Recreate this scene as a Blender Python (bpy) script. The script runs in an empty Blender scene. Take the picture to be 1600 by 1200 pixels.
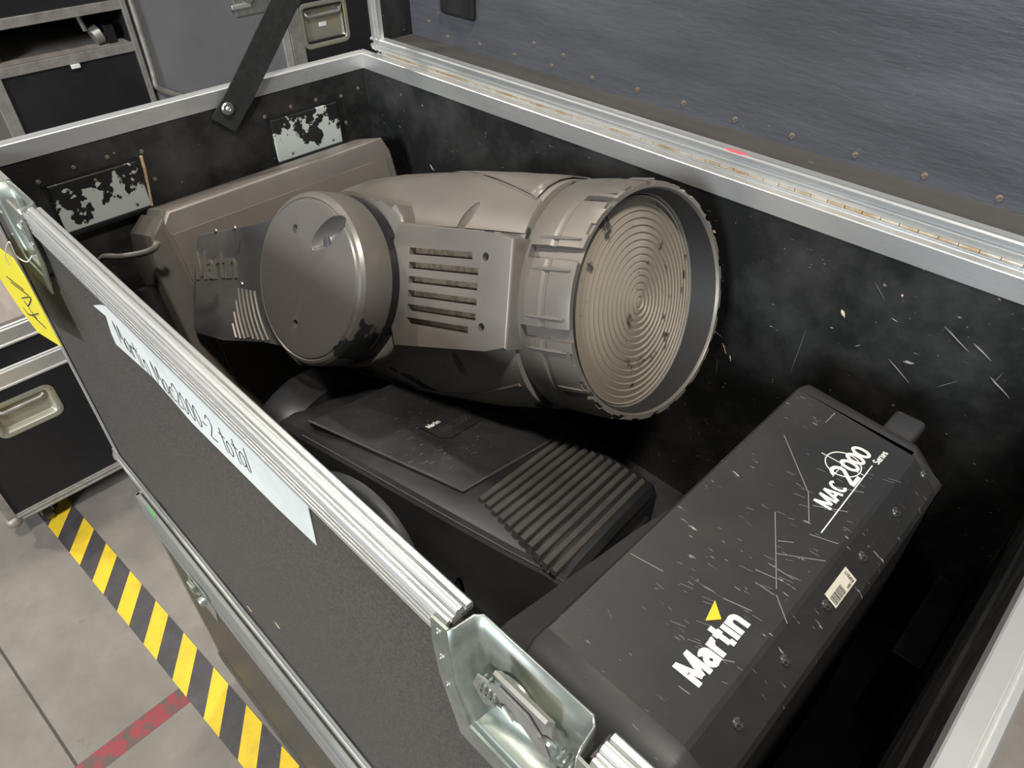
import bpy, bmesh, math, random
from mathutils import Vector, Matrix
random.seed(7)
C = bpy.context.scene
COL = C.collection
ZR = 1.5                      # height of the open case's rim above the hall floor
# ------------------------------------------------------------------ camera
CR = Vector((0.708029, 0.706163, -0.005395))
CU = Vector((-0.453889, 0.460915, 0.762589))
CD = Vector((-0.540999, 0.537486, -0.646861))
CAM = Vector((1.39014, -0.929385, 0.45))
FPX = 1113.66
cd = bpy.data.cameras.new('camera'); cam = bpy.data.objects.new('camera', cd); COL.objects.link(cam)
cd.sensor_width = 36; cd.lens = FPX / 1600 * 36; cd.clip_start = 0.01; cd.clip_end = 100
m3 = Matrix((CR, CU, -CD)).transposed()
cam.matrix_world = Matrix.Translation(CAM + Vector((0, 0, ZR))) @ m3.to_4x4()
C.camera = cam
# ------------------------------------------------------------------ world, lights, exposure
W = bpy.data.worlds.new('hall_air'); C.world = W; W.use_nodes = True
W.node_tree.nodes['Background'].inputs[0].default_value = (0.93, 0.95, 1.0, 1)
W.node_tree.nodes['Background'].inputs[1].default_value = 1.0
_wn = W.node_tree; _tc = _wn.nodes.new('ShaderNodeTexCoord'); _sp = _wn.nodes.new('ShaderNodeSeparateXYZ'); _wn.links.new(_tc.outputs['Generated'], _sp.inputs[0])
_cr = _wn.nodes.new('ShaderNodeValToRGB'); _wn.links.new(_sp.outputs['Z'], _cr.inputs[0])      # hall: dim near the horizon, light roof overhead
_e = _cr.color_ramp.elements; _e[0].position = 0.0; _e[0].color = (.09, .088, .085, 1); _e[1].position = 1.0; _e[1].color = (.15, .155, .165, 1)
_m = _e.new(.25); _m.color = (.26, .27, .285, 1); _m = _e.new(.55); _m.color = (.11, .113, .12, 1)
_wn.links.new(_cr.outputs[0], _wn.nodes['Background'].inputs[0])
def area(name, loc, target, size, power, col=(1, 1, 1), sy=None):
    l = bpy.data.lights.new(name, 'AREA'); l.energy = power; l.color = col; l.size = size
    if sy: l.shape = 'RECTANGLE'; l.size_y = sy
    o = bpy.data.objects.new(name, l); COL.objects.link(o); o.location = loc
    o.rotation_euler = (Vector(target) - Vector(loc)).to_track_quat('-Z', 'Y').to_euler(); return o
area('hall_ceiling_lamp', (2.7, -1.25, 6.2), (0.9, -0.7, 1.4), 0.45, 270, (1.0, 0.95, 0.86))
area('hall_ceiling_lamp', (-1.6, 1.6, 6.4), (0.6, -0.5, 1.3), 0.45, 150, (1.0, 0.95, 0.86))
area('hall_ceiling_lamp', (-3.4, -2.8, 6.2), (0.0, -0.3, 1.2), 0.45, 150, (1.0, 0.95, 0.86))
area('hall_door_daylight', (2.6, -7.5, 3.9), (0.6, -0.2, 1.5), 1.6, 570, (0.86, 0.93, 1.0), 1.4)
C.view_settings.view_transform = 'Standard'; C.view_settings.look = 'None'
C.view_settings.exposure = 0.0; C.view_settings.gamma = 1.0; C.view_settings.use_curve_mapping = False

# ------------------------------------------------------------------ camera-ray helpers to read off small marks on real planes
def ray(x, y): return CR * ((x - 800) / FPX) - CU * ((y - 600) / FPX) + CD
def onz(x, y, z): r = ray(x, y); return CAM + r * ((z - CAM.z) / r.z)
def ony(x, y, Y): r = ray(x, y); return CAM + r * ((Y - CAM.y) / r.y)
def onx(x, y, X): r = ray(x, y); return CAM + r * ((X - CAM.x) / r.x)

# ------------------------------------------------------------------ materials
MATS = {}
def mat(name, base, rough=0.5, metal=0.0, alt=None, nscale=8, lo=0.45, hi=0.6, stretch=(1, 1, 1), bump=0.0, bscale=200,
        scr=0.0, scrcol=(0.45, 0.43, 0.4), scrscale=60, scrstretch=(1, 6, 1), scrlo=0.70, rough2=None, coat=0.0,
        fleck=0.0, fleckcol=(0.6, 0.5, 0.38), spec=0.5, zbias=None, blob=None, detail=5, dust=None, dustamt=0.0):
    if name in MATS: return MATS[name]
    m = bpy.data.materials.new(name); m.use_nodes = True; MATS[name] = m
    nt = m.node_tree; N = nt.nodes; L = nt.links; b = N['Principled BSDF']
    b.inputs['Roughness'].default_value = rough; b.inputs['Metallic'].default_value = metal
    b.inputs['Specular IOR Level'].default_value = spec
    b.inputs['Coat Weight'].default_value = coat; b.inputs['Coat Roughness'].default_value = 0.15
    tc = N.new('ShaderNodeTexCoord')
    def noise(scale, st, det=detail, seed=0.0):
        mp = N.new('ShaderNodeMapping'); mp.inputs['Scale'].default_value = st; mp.inputs['Location'].default_value = (seed, seed * 2, seed * 3)
        L.new(tc.outputs['Object'], mp.inputs[0])
        n = N.new('ShaderNodeTexNoise'); n.inputs['Scale'].default_value = scale; n.inputs['Detail'].default_value = det
        n.inputs['Roughness'].default_value = 0.6
        L.new(mp.outputs[0], n.inputs['Vector']); return n.outputs['Fac']
    def ramp(sock, a, c):
        r = N.new('ShaderNodeMapRange'); r.inputs['From Min'].default_value = a; r.inputs['From Max'].default_value = c
        L.new(sock, r.inputs['Value']); return r.outputs['Result']
    def mix(f, A, B):
        x = N.new('ShaderNodeMix'); x.data_type = 'RGBA'
        if isinstance(f, float): x.inputs[0].default_value = f
        else: L.new(f, x.inputs[0])
        for s, v in ((6, A), (7, B)):
            if isinstance(v, tuple): x.inputs[s].default_value = (*v, 1)
            else: L.new(v, x.inputs[s])
        return x.outputs[2]
    col = tuple(base)
    if alt is not None:
        nz = noise(nscale, stretch)
        if zbias:
            sp_ = N.new('ShaderNodeSeparateXYZ'); L.new(tc.outputs['Object'], sp_.inputs[0])
            ma = N.new('ShaderNodeMath'); ma.operation = 'MULTIPLY_ADD'; L.new(sp_.outputs['Z'], ma.inputs[0]); ma.inputs[1].default_value = -zbias[1]; ma.inputs[2].default_value = zbias[0] * zbias[1]
            mb = N.new('ShaderNodeMath'); mb.operation = 'ADD'; L.new(ma.outputs[0], mb.inputs[0]); L.new(nz, mb.inputs[1]); nz = mb.outputs[0]
        if blob:
            vd = N.new('ShaderNodeVectorMath'); vd.operation = 'DISTANCE'; L.new(tc.outputs['Object'], vd.inputs[0]); vd.inputs[1].default_value = blob[:3]
            mc = N.new('ShaderNodeMath'); mc.operation = 'MULTIPLY_ADD'; mc.use_clamp = False; L.new(vd.outputs['Value'], mc.inputs[0]); mc.inputs[1].default_value = -blob[4] / blob[3]; mc.inputs[2].default_value = blob[4]
            md_ = N.new('ShaderNodeMath'); md_.operation = 'ADD'; L.new(mc.outputs[0], md_.inputs[0]); L.new(nz, md_.inputs[1]); nz = md_.outputs[0]
        f = ramp(nz, lo, hi); col = mix(f, col, tuple(alt))
        if rough2 is not None:
            r = N.new('ShaderNodeMapRange'); L.new(f, r.inputs['Value']); r.inputs['To Min'].default_value = rough; r.inputs['To Max'].default_value = rough2
            L.new(r.outputs[0], b.inputs['Roughness'])
    if dust is not None:
        f2 = ramp(noise(nscale * 5, (1, 1, 1), 4, 3.1), 0.3, 0.75)
        mm = N.new('ShaderNodeMath'); mm.operation = 'MULTIPLY'; L.new(f2, mm.inputs[0]); mm.inputs[1].default_value = dustamt
        col = mix(mm.outputs[0], col, tuple(dust))
    if scr > 0:
        a = ramp(noise(scrscale, scrstretch, 3, 1.7), scrlo, scrlo + 0.04)
        g = ramp(noise(6, (1, 1, 1), 2, 5.0), 0.45, 0.62)
        mm = N.new('ShaderNodeMath'); mm.operation = 'MULTIPLY'; L.new(a, mm.inputs[0]); L.new(g, mm.inputs[1])
        m2 = N.new('ShaderNodeMath'); m2.operation = 'MULTIPLY'; L.new(mm.outputs[0], m2.inputs[0]); m2.inputs[1].default_value = scr
        col = mix(m2.outputs[0], col, tuple(scrcol))
    if fleck > 0:
        a = ramp(noise(90, (1, 1, 1), 2, 9.3), 0.735, 0.76)
        mm = N.new('ShaderNodeMath'); mm.operation = 'MULTIPLY'; L.new(a, mm.inputs[0]); mm.inputs[1].default_value = fleck
        col = mix(mm.outputs[0], col, tuple(fleckcol))
    if isinstance(col, tuple): b.inputs['Base Color'].default_value = (*col, 1)
    else: L.new(col, b.inputs['Base Color'])
    if bump > 0:
        bn = N.new('ShaderNodeBump'); bn.inputs['Strength'].default_value = bump; bn.inputs['Distance'].default_value = 0.002
        L.new(noise(bscale, stretch if stretch != (1, 1, 1) else (1, 1, 1), 3, 2.2), bn.inputs['Height']); L.new(bn.outputs[0], b.inputs['Normal'])
    return m
ALU = mat('aluminium_extrusion', (0.84, 0.84, 0.82), 0.36, 0.85, alt=(0.58, 0.59, 0.58), nscale=14, lo=0.42, hi=0.66, stretch=(0.25, 0.25, 1), rough2=0.48,
          scr=0.5, scrcol=(0.16, 0.15, 0.14), scrscale=40, scrstretch=(3, 3, 1), bump=0.12, bscale=70)
ALUOLD = mat('dull_worn_aluminium', (0.42, 0.41, 0.38), 0.5, 0.7, alt=(0.28, 0.25, 0.22), nscale=20, lo=0.4, hi=0.7, rough2=0.6, bump=0.1, bscale=80)
STEEL = mat('zinc_plated_steel', (0.50, 0.53, 0.48), 0.32, 0.9, alt=(0.30, 0.34, 0.30), nscale=18, lo=0.4, hi=0.65, rough2=0.45, bump=0.08, bscale=60)
RUSTY = mat('rusty_hinge_steel', (0.50, 0.34, 0.18), 0.5, 0.6, alt=(0.66, 0.60, 0.50), nscale=30, lo=0.4, hi=0.6)
LAM = mat('textured_laminate', (0.040, 0.037, 0.033), 0.46, 0, alt=(0.098, 0.087, 0.078), nscale=480, lo=0.36, hi=0.64, bump=0.9, bscale=480, detail=2, scr=0.35, scrscale=40, scrcol=(0.3, 0.28, 0.25), scrlo=0.75, spec=0.5)
LINING = mat('black_lining_ply', (0.011, 0.011, 0.011), 0.42, 0, spec=.45, alt=(0.044, 0.043, 0.042), nscale=9, lo=0.42, hi=0.75, scr=0.8, scrscale=55, scrstretch=(1.2, 1, 4), scrlo=0.70,
             fleck=0.35, bump=0.12, bscale=90, rough2=0.5, scrcol=(0.35, 0.34, 0.33))
GREYPLY = mat('grey_black_stained_ply', (0.056, 0.058, 0.065), 0.42, 0, alt=(0.098, 0.101, 0.11), nscale=4.5, lo=0.35, hi=0.7, stretch=(.6, 1, 3), bump=0.5, bscale=45,
              scr=0.25, scrscale=30, scrstretch=(2, 1, 3), scrlo=0.68, rough2=0.36, scrcol=(0.2, 0.2, 0.21))
STRAPM = mat('black_webbing', (0.014, 0.014, 0.014), 0.75, 0, alt=(0.022, 0.022, 0.022), nscale=60, bump=0.5, bscale=900)
DUSTY = mat('dusty_grey_housing', (0.165, 0.150, 0.132), 0.36, 0.35, alt=(0.205, 0.182, 0.155), nscale=7, lo=0.3, hi=0.7, rough2=0.5, bump=0.06, bscale=700)
BARE = mat('wiped_dark_housing', (0.205, 0.185, 0.16), 0.5, 0.15, alt=(0.045, 0.045, 0.048), nscale=11, lo=0.555, hi=0.58, rough2=0.2, bump=0.04, bscale=600, detail=3)
ARMM = mat('dark_grey_arm_housing', (0.068, 0.068, 0.070), 0.38, 0.2, alt=(0.14, 0.13, 0.12), nscale=5, lo=0.42, hi=0.68, rough2=0.5)
RIVETM = mat('tarnished_rivet', (0.30, 0.22, 0.15), 0.6, 0.5, alt=(0.12, 0.10, 0.085), nscale=260, lo=.4, hi=.6)
ALUMID = mat('weathered_aluminium', (0.46, 0.47, 0.45), 0.42, 0.8, alt=(0.30, 0.31, 0.29), nscale=16, lo=0.4, hi=0.65, stretch=(0.25, 1, 1), rough2=0.55, scr=.5, scrcol=(.12, .11, .1), scrscale=50, bump=.1, bscale=80)
CAPM = mat('dusty_cap', (0.165, 0.150, 0.132), 0.36, 0.35, alt=(0.035, 0.035, 0.037), nscale=13, lo=0.66, hi=0.685, blob=(.5225 + .9546 * .085 + .02 * .21 + .2972 * .105 - .12, -.2788 + .1454 * .085 - .9021 * .21 - .4062 * .105 + .32, -.2177 + .26 * .085 + .431 * .21 - .8641 * .105 + .669, .085, .28), rough2=0.2, detail=3)
RUBBER = mat('black_rubber', (0.010, 0.010, 0.011), 0.35)
LENSM = mat('dusty_lens_glass', (0.25, 0.215, 0.168), 0.46, 0.0, alt=(0.055, 0.05, 0.042), nscale=24, lo=0.60, hi=0.66, rough2=0.15, coat=0.3, detail=3)
MESHB = mat('dusty_inner_mesh', (0.16, 0.125, 0.085), 0.85, 0, alt=(0.10, 0.075, 0.05), nscale=90, bump=0.8, bscale=400)
BLK = mat('black_housing', (0.014, 0.014, 0.015), 0.30, 0, alt=(0.024, 0.023, 0.022), nscale=7, lo=0.4, hi=0.7, rough2=0.42, scr=0.35, scrscale=70, scrlo=0.73, scrstretch=(1, 3, 1))
BLKS = mat('scraped_black_panel', (0.018, 0.018, 0.018), 0.3, 0, alt=(0.032, 0.031, 0.03), nscale=8, lo=0.4, hi=0.7, rough2=0.45, scr=0.42, scrscale=60, scrlo=0.64, scrstretch=(6, 1, 1), scrcol=(0.24, 0.24, 0.23))
BLKD = mat('dusty_black_fins', (0.040, 0.036, 0.031), 0.6, 0, alt=(0.062, 0.055, 0.046), nscale=25, lo=0.3, hi=0.7)
MATTE = mat('matt_black_cover', (0.010, 0.010, 0.010), 0.6, 0, spec=.25, alt=(.018, .017, .016), nscale=9)
BASEM = mat('black_painted_sheet', (0.020, 0.020, 0.021), 0.45, 0, spec=.35, alt=(0.040, 0.036, 0.032), nscale=4.0, lo=0.45, hi=0.75, rough2=0.5,
            scr=0.9, scrscale=48, scrstretch=(1, 5, 1), scrlo=0.67, scrcol=(0.42, 0.41, 0.39), bump=0.04, bscale=300)
SKIRT = mat('scuffed_brown_ply', (0.055, 0.050, 0.045), 0.55, 0, alt=(0.085, 0.077, 0.068), nscale=9, lo=.35, hi=.7, stretch=(.4, 2, 1), scr=.4, scrscale=30)
ENDCAP = mat('dark_grey_end_cap', (0.026, 0.026, 0.028), 0.5, 0, spec=.4, alt=(0.040, 0.038, 0.037), nscale=8, lo=0.35, hi=0.7, scr=0.4, scrscale=45)
CONC = mat('concrete', (0.27, 0.247, 0.215), 0.7, 0, alt=(0.175, 0.158, 0.138), nscale=3.2, lo=0.35, hi=0.75, bump=0.15, bscale=60, scr=0.5, scrscale=14, scrstretch=(1, 1, 1), scrlo=0.66, scrcol=(0.14, 0.125, 0.11), rough2=0.6, dust=(0.14, 0.125, 0.11), dustamt=0.4)
YEL = mat('yellow_tape', (0.80, 0.56, 0.03), 0.45, 0, alt=(0.62, 0.43, 0.04), nscale=16, lo=0.45, hi=0.75)
BLT = mat('black_tape', (0.055, 0.050, 0.055), 0.45, 0, alt=(0.085, 0.078, 0.08), nscale=16, lo=0.4, hi=0.75, scr=0.5, scrscale=20, scrlo=0.68)
RED = mat('worn_red_paint', (0.26, 0.035, 0.045), 0.5, 0, alt=(0.10, 0.07, 0.06), nscale=26, lo=0.47, hi=0.56)
WHITE = mat('white_tape', (0.76, 0.80, 0.76), 0.5, 0, alt=(0.68, 0.72, 0.68), nscale=12)
INK = mat('black_ink', (0.03, 0.03, 0.035), 0.6)
PRINT = mat('white_print', (0.74, 0.74, 0.68), 0.5, 0, alt=(0.14, 0.14, 0.13), nscale=70, lo=0.68, hi=0.70, stretch=(5, 1, 1))
YPRINT = mat('yellow_print', (0.85, 0.56, 0.02), 0.5)
TAG = mat('yellow_card', (0.88, 0.74, 0.03), 0.5)
STICK = mat('cream_sticker', (0.62, 0.60, 0.50), 0.5)
PAINTED = mat('chipped_black_paint', (0.012, 0.012, 0.013), 0.4, 0, alt=(0.44, 0.48, 0.44), nscale=26, lo=0.50, hi=0.515, zbias=(0.586, 3.2), rough2=0.45, detail=4, fleck=0.5, fleckcol=(0.5, 0.55, 0.5))
CHIP = mat('splintered_wood', (0.45, 0.30, 0.16), 0.8, alt=(0.6, 0.5, 0.36), nscale=80)
REDMARK = mat('red_paint_smear', (0.75, 0.10, 0.12), 0.4, 0.2)
GREENM = mat('green_paint_dab', (0.04, 0.55, 0.12), 0.4)
CASEBLK = mat('black_case_panel', (0.009, 0.009, 0.011), 0.55, 0, spec=.35, alt=(0.013, 0.013, 0.015), nscale=5, bump=0.2, bscale=500)
CASEGREY = mat('grey_case_panel', (0.13, 0.132, 0.14), 0.45, 0, alt=(0.17, 0.17, 0.18), nscale=3, lo=0.3, hi=0.7, bump=0.08, bscale=200)
BRNTOP = mat('worn_grey_brown_board', (0.26, 0.23, 0.20), 0.7, 0, alt=(0.33, 0.28, 0.24), nscale=5, stretch=(1, 6, 1))
BRASS = mat('aged_handle_plate', (0.44, 0.43, 0.36), 0.45, 0.7, alt=(0.50, 0.40, 0.16), nscale=14, lo=0.55, hi=0.75, rough2=0.6)
CABLE = mat('grey_cable', (0.2, 0.19, 0.18), 0.5)

# ------------------------------------------------------------------ mesh helpers (coordinates measured from the rim corner; z = 0 at the rim)
LOCS = {}
class MB:
    def __init__(s): s.bm = bmesh.new()
    def _faces(s, vs, quads):
        bv = [s.bm.verts.new(v) for v in vs]
        for q in quads:
            try: s.bm.faces.new([bv[i] for i in q])
            except ValueError: pass
        return bv
    def box(s, a, b, M=None, bev=0.0):
        t = bmesh.new(); bmesh.ops.create_cube(t, size=1)
        c = [(a[i] + b[i]) / 2 for i in range(3)]; d = [abs(b[i] - a[i]) for i in range(3)]
        for v in t.verts: v.co = Vector([c[i] + v.co[i] * d[i] for i in range(3)])
        if bev > 0: bmesh.ops.bevel(t, geom=t.edges[:], offset=bev, segments=3, profile=0.5, affect='EDGES')
        s.merge(t, M); return s
    def merge(s, t, M=None):
        if M is not None:
            for v in t.verts: v.co = M @ v.co
        mp = {v: s.bm.verts.new(v.co) for v in t.verts}
        for f in t.faces:
            nf = s.bm.faces.new([mp[v] for v in f.verts]); nf.material_index = f.material_index
        t.free()
    def prism(s, poly, h0, h1, fn, bev=0.0):
        """poly of 2-D points extruded between h0 and h1; fn(u, v, h) gives the 3-D point"""
        t = bmesh.new(); n = len(poly)
        A = [t.verts.new((p[0], p[1], h0)) for p in poly]; B = [t.verts.new((p[0], p[1], h1)) for p in poly]
        t.faces.new(A[::-1]); t.faces.new(B)
        for i in range(n): t.faces.new((A[i], A[(i + 1) % n], B[(i + 1) % n], B[i]))
        if bev > 0:
            bmesh.ops.bevel(t, geom=[e for e in t.edges if abs(e.verts[0].co.z - e.verts[1].co.z) < 1e-6], offset=bev, segments=3, profile=0.5, affect='EDGES')
        for v in t.verts: v.co = Vector(fn(*v.co))
        s.merge(t); return s
    def tube(s, pts, r, seg=8, caps=True, flat=None):
        pts = [Vector(p) for p in pts]; rs = r if isinstance(r, (list, tuple)) else [r] * len(pts)
        rings = []; up = None
        for i, p in enumerate(pts):
            a = pts[max(i - 1, 0)]; b = pts[min(i + 1, len(pts) - 1)]; t = (b - a).normalized()
            if up is None:
                up = Vector((0, 0, 1)) if abs(t.z) < 0.9 else Vector((1, 0, 0))
            x = t.cross(up).normalized(); y = x.cross(t).normalized(); up = y
            rings.append([s.bm.verts.new(p + (x * math.cos(k * 2 * math.pi / seg) + y * math.sin(k * 2 * math.pi / seg)) * rs[i]) for k in range(seg)])
        for i in range(len(rings) - 1):
            for k in range(seg):
                s.bm.faces.new((rings[i][k], rings[i][(k + 1) % seg], rings[i + 1][(k + 1) % seg], rings[i + 1][k]))
        if caps: s.bm.faces.new(rings[0][::-1]); s.bm.faces.new(rings[-1])
        return s
    def lathe(s, prof, O, ax, ux, seg=64, closed=False, rfn=None):
        """prof: (r, h) pairs, h along ax from O"""
        O = Vector(O); ax = Vector(ax).normalized(); ux = Vector(ux).normalized(); vx = ax.cross(ux)
        rings = []
        for r, h in prof:
            if r < 1e-6: rings.append([s.bm.verts.new(O + ax * h)])
            else:
                rg = []
                for k in range(seg):
                    a = k * 2 * math.pi / seg; rr = r if rfn is None else rfn(r, h, a)
                    rg.append(s.bm.verts.new(O + ax * h + (ux * math.cos(a) + vx * math.sin(a)) * rr))
                rings.append(rg)
        n = len(rings)
        for i in range(n if closed else n - 1):
            A, B = rings[i], rings[(i + 1) % n]
            for k in range(seg):
                k2 = (k + 1) % seg
                f = [A[k % len(A)], A[k2 % len(A)], B[k2 % len(B)], B[k % len(B)]]
                u = []
                for v in f:
                    if v not in u: u.append(v)
                if len(u) > 2:
                    try: s.bm.faces.new(u)
                    except ValueError: pass
        return s
    def loft(s, rings, cap=True):
        R = [[s.bm.verts.new(p) for p in rg] for rg in rings]; n = len(R[0])
        for i in range(len(R) - 1):
            for k in range(n): s.bm.faces.new((R[i][k], R[i][(k + 1) % n], R[i + 1][(k + 1) % n], R[i + 1][k]))
        if cap: s.bm.faces.new(R[0][::-1]); s.bm.faces.new(R[-1])
        return s
    def strip(s, pts, wv, nv, t=0.0006):
        """thin raised ribbon along pts, half width vector from wv, thickness along nv"""
        pts = [Vector(p) for p in pts]; nv = Vector(nv).normalized(); rs = []
        for i, p in enumerate(pts):
            a = pts[max(i - 1, 0)]; b = pts[min(i + 1, len(pts) - 1)]; d = (b - a).normalized(); x = nv.cross(d).normalized() * wv
            rs.append([s.bm.verts.new(q) for q in (p - x, p + x, p + x + nv * t, p - x + nv * t)])
        for i in range(len(rs) - 1):
            for k in range(4): s.bm.faces.new((rs[i][k], rs[i][(k + 1) % 4], rs[i + 1][(k + 1) % 4], rs[i + 1][k]))
        s.bm.faces.new(rs[0][::-1]); s.bm.faces.new(rs[-1]); return s
    def build(s, name, m, parent=None, smooth=None, cuts=None, mats=None, label=None):
        bmesh.ops.recalc_face_normals(s.bm, faces=s.bm.faces[:])
        off = LOCS[parent] if parent else Vector((0, 0, 0))
        ctr = Vector((0, 0, 0))
        if parent is None:
            xs = [v.co for v in s.bm.verts]; ctr = Vector([(min(v[i] for v in xs) + max(v[i] for v in xs)) / 2 for i in range(3)]); ctr.z = min(v.z for v in xs)
        for v in s.bm.verts: v.co -= off + ctr
        me = bpy.data.meshes.new(name); s.bm.to_mesh(me); s.bm.free()
        for mm in (mats or [m]): me.materials.append(mm)
        o = bpy.data.objects.new(name, me); COL.objects.link(o)
        if parent: o.parent = parent
        else: o.location = ctr + Vector((0, 0, ZR))
        LOCS[o] = off + ctr
        if cuts:
            for cb in cuts:
                bmesh.ops.recalc_face_normals(cb.bm, faces=cb.bm.faces[:])
                for v in cb.bm.verts: v.co -= off + ctr
                cm = bpy.data.meshes.new('cut'); cb.bm.to_mesh(cm); cb.bm.free()
                co = bpy.data.objects.new('cut', cm); COL.objects.link(co)
                if parent: co.parent = parent
                else: co.location = o.location
                md = o.modifiers.new('b', 'BOOLEAN'); md.object = co; md.operation = 'DIFFERENCE'; md.solver = 'EXACT'
                bpy.context.view_layer.update()
                nm = bpy.data.meshes.new_from_object(o.evaluated_get(bpy.context.evaluated_depsgraph_get()))
                o.modifiers.clear(); nm.name = name; o.data = nm; bpy.data.objects.remove(co)
            if smooth is None: smooth = 35
        if smooth is not None:
            for p in o.data.polygons: p.use_smooth = True
            o.data.set_sharp_from_angle(angle=math.radians(smooth))
        if label: o['label'] = label
        return o
def tag(o, label, cat, group=None):
    o['label'] = label; o['category'] = cat
    if group: o['group'] = group
    return o
def thing(name, loc, label, cat, group=None):
    e = bpy.data.objects.new(name, None); COL.objects.link(e); e.empty_display_size = 0.05
    e.location = Vector(loc) + Vector((0, 0, ZR)); LOCS[e] = Vector(loc); return tag(e, label, cat, group)
def _arc(cx, cy, rx, ry, a0, a1, n=14): return [(cx + rx * math.cos(math.radians(a0 + (a1 - a0) * k / n)), cy + ry * math.sin(math.radians(a0 + (a1 - a0) * k / n))) for k in range(n + 1)]
GLY = {'M': (.86, [[(.1, 0), (.1, 1)], [(.1, .96), (.43, .12)], [(.76, .96), (.43, .12)], [(.76, 0), (.76, 1)]]), 'A': (.72, [[(.07, 0), (.36, .97)], [(.65, 0), (.36, .97)], [(.2, .3), (.52, .3)]]),
       'C': (.66, [_arc(.36, .5, .26, .41, 50, 310)]), 'S': (.6, [_arc(.3, .71, .2, .19, 20, 250, 10) + _arc(.3, .29, .2, .19, 70, -160, 10)]), 'P': (.62, [[(.1, 0), (.1, 1)], [(.1, .92), (.3, .92)] + _arc(.32, .7, .18, .22, 90, -90, 8) + [(.1, .48)]]),
       'E': (.56, [[(.1, 0), (.1, 1)], [(.1, .92), (.5, .92)], [(.1, .5), (.45, .5)], [(.1, .08), (.5, .08)]]), 'T': (.58, [[(.29, 0), (.29, 1)], [(.02, .92), (.56, .92)]]),
       '0': (.70, [_arc(.35, .5, .25, .41, 0, 360, 24)]), '2': (.66, [_arc(.33, .68, .22, .24, 165, -20, 10) + [(.1, .1)], [(.06, .08), (.6, .08)]]),
       'a': (.60, [_arc(.27, .24, .17, .17, 20, 340, 14), [(.46, .0), (.46, .45)], _arc(.28, .45, .18, .16, 0, 150, 8)]), 'r': (.44, [[(.1, 0), (.1, .68)], _arc(.32, .36, .2, .24, 150, 70, 6)]),
       't': (.42, [[(.18, .92), (.18, .12)], [(.0, .60), (.38, .60)], [(.16, .08), (.38, .08)]]), 'i': (.26, [[(.12, 0), (.12, .68)]]), 'n': (.62, [[(.1, 0), (.1, .68)], _arc(.31, .42, .2, .18, 170, 0, 10) + [(.51, 0)]]),
       'e': (.58, [_arc(.3, .32, .2, .25, -40, -180, 8) + _arc(.3, .32, .2, .25, 180, 0, 10) + [(.1, .32)]]), 's': (.5, [_arc(.25, .46, .15, .13, 30, 250, 8) + _arc(.25, .2, .15, .13, 70, -150, 8)]), ' ': (.35, [])}
def text(name, s, O, X, Y, size, m, parent, depth=0.0006, bold=0.2, xs=1.0, spacing=0.0, shear=0.0):
    """block letters made of broad strokes; size = cap height, bold = stroke width / cap height"""
    X = Vector(X).normalized(); Y = Vector(Y); Y = (Y - X * Y.dot(X)).normalized(); Z = X.cross(Y).normalized(); O = Vector(O)
    b = MB(); x0 = 0.0
    for ch in s:
        adv, strokes = GLY[ch]
        for i, st in enumerate(strokes):
            st = [((x0 + (u + shear * v) * xs) * size, v * size) for u, v in st]
            b.strip([O + X * p[0] + Y * p[1] for p in st], size * bold / 2, Z, depth + i * .00003)
        x0 += (adv * xs + spacing)
    return b.build(name, m, parent)
def polyline_smooth(pts, n=6):
    out = []; P = [Vector(p) for p in pts]
    for i in range(len(P) - 1):
        p0 = P[max(i - 1, 0)]; p1 = P[i]; p2 = P[i + 1]; p3 = P[min(i + 2, len(P) - 1)]
        for k in range(n):
            t = k / n
            out.append(0.5 * ((2 * p1) + (p2 - p0) * t + (2 * p0 - 5 * p1 + 4 * p2 - p3) * t * t + (3 * p1 - p0 - 3 * p2 + p3) * t ** 3))
    out.append(P[-1]); return out
def struct(o): o['kind'] = 'structure'; return o

# ================================================================== SETTING
fl = MB().box((-9, -9, -ZR - 0.1), (9, 9, -ZR)).build('floor', CONC); struct(fl)
# expansion joint cut in the concrete
nt = CONC.node_tree

# ================================================================== OPEN FLIGHT CASE
XL, XR, YF, YB, ZF = 0.0, 1.442, -0.7475, 0.0, -0.67     # inner faces
XO0, XO1, YO0, YO1 = -0.022, 1.465, -0.770, 0.022        # outer faces
case = thing('flight_case', (0.72, -0.37, -0.70), 'large open black flight case with aluminium edges holding two stage lights', 'flight case')
MB().box((XO0 + .002, YO0, ZF - .015), (XO1, YO1, ZF)).build('case_bottom', LINING, case)
# walls: outer laminate skin and inner black lining
LZ = -0.118
LAT = (0.213, 1.229)                                     # centres of the two recessed latches in the front wall
OP = [(c - .063, c + .063) for c in LAT]
def spans(a, b): return [(a, OP[0][0]), (OP[0][1], OP[1][0]), (OP[1][1], b)]
w = MB()
for a_, b_ in spans(XO0 + .003, XO1 - .003): w.box((a_, YO0 + .003, ZF), (b_, YO0 + .012, -.004))
for a_, b_ in OP: w.box((a_, YO0 + .003, ZF), (b_, YO0 + .012, LZ))
bmesh.ops.remove_doubles(w.bm, verts=w.bm.verts[:], dist=1e-5); w.build('front_panel', LAM, case)
w = MB()
for a_, b_ in spans(XL, XR): w.box((a_, YO0 + .012, ZF), (b_, YF, -.004))
for a_, b_ in OP: w.box((a_, YO0 + .012, ZF), (b_, YF, LZ))
bmesh.ops.remove_doubles(w.bm, verts=w.bm.verts[:], dist=1e-5); w.build('front_lining', LINING, case)
MB().box((XL - .002, YB, ZF), (XR + .002, YO1 - .003, -.004)).build('back_panel', LINING, case)
MB().box((XO0 + .003, YF - .01, ZF), (XL, YB + .01, -.004)).build('left_panel', LINING, case)
MB().box((XR, YF - .01, ZF), (XO1 - .003, YB + .01, -.004)).build('right_panel', LINING, case)
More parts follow.
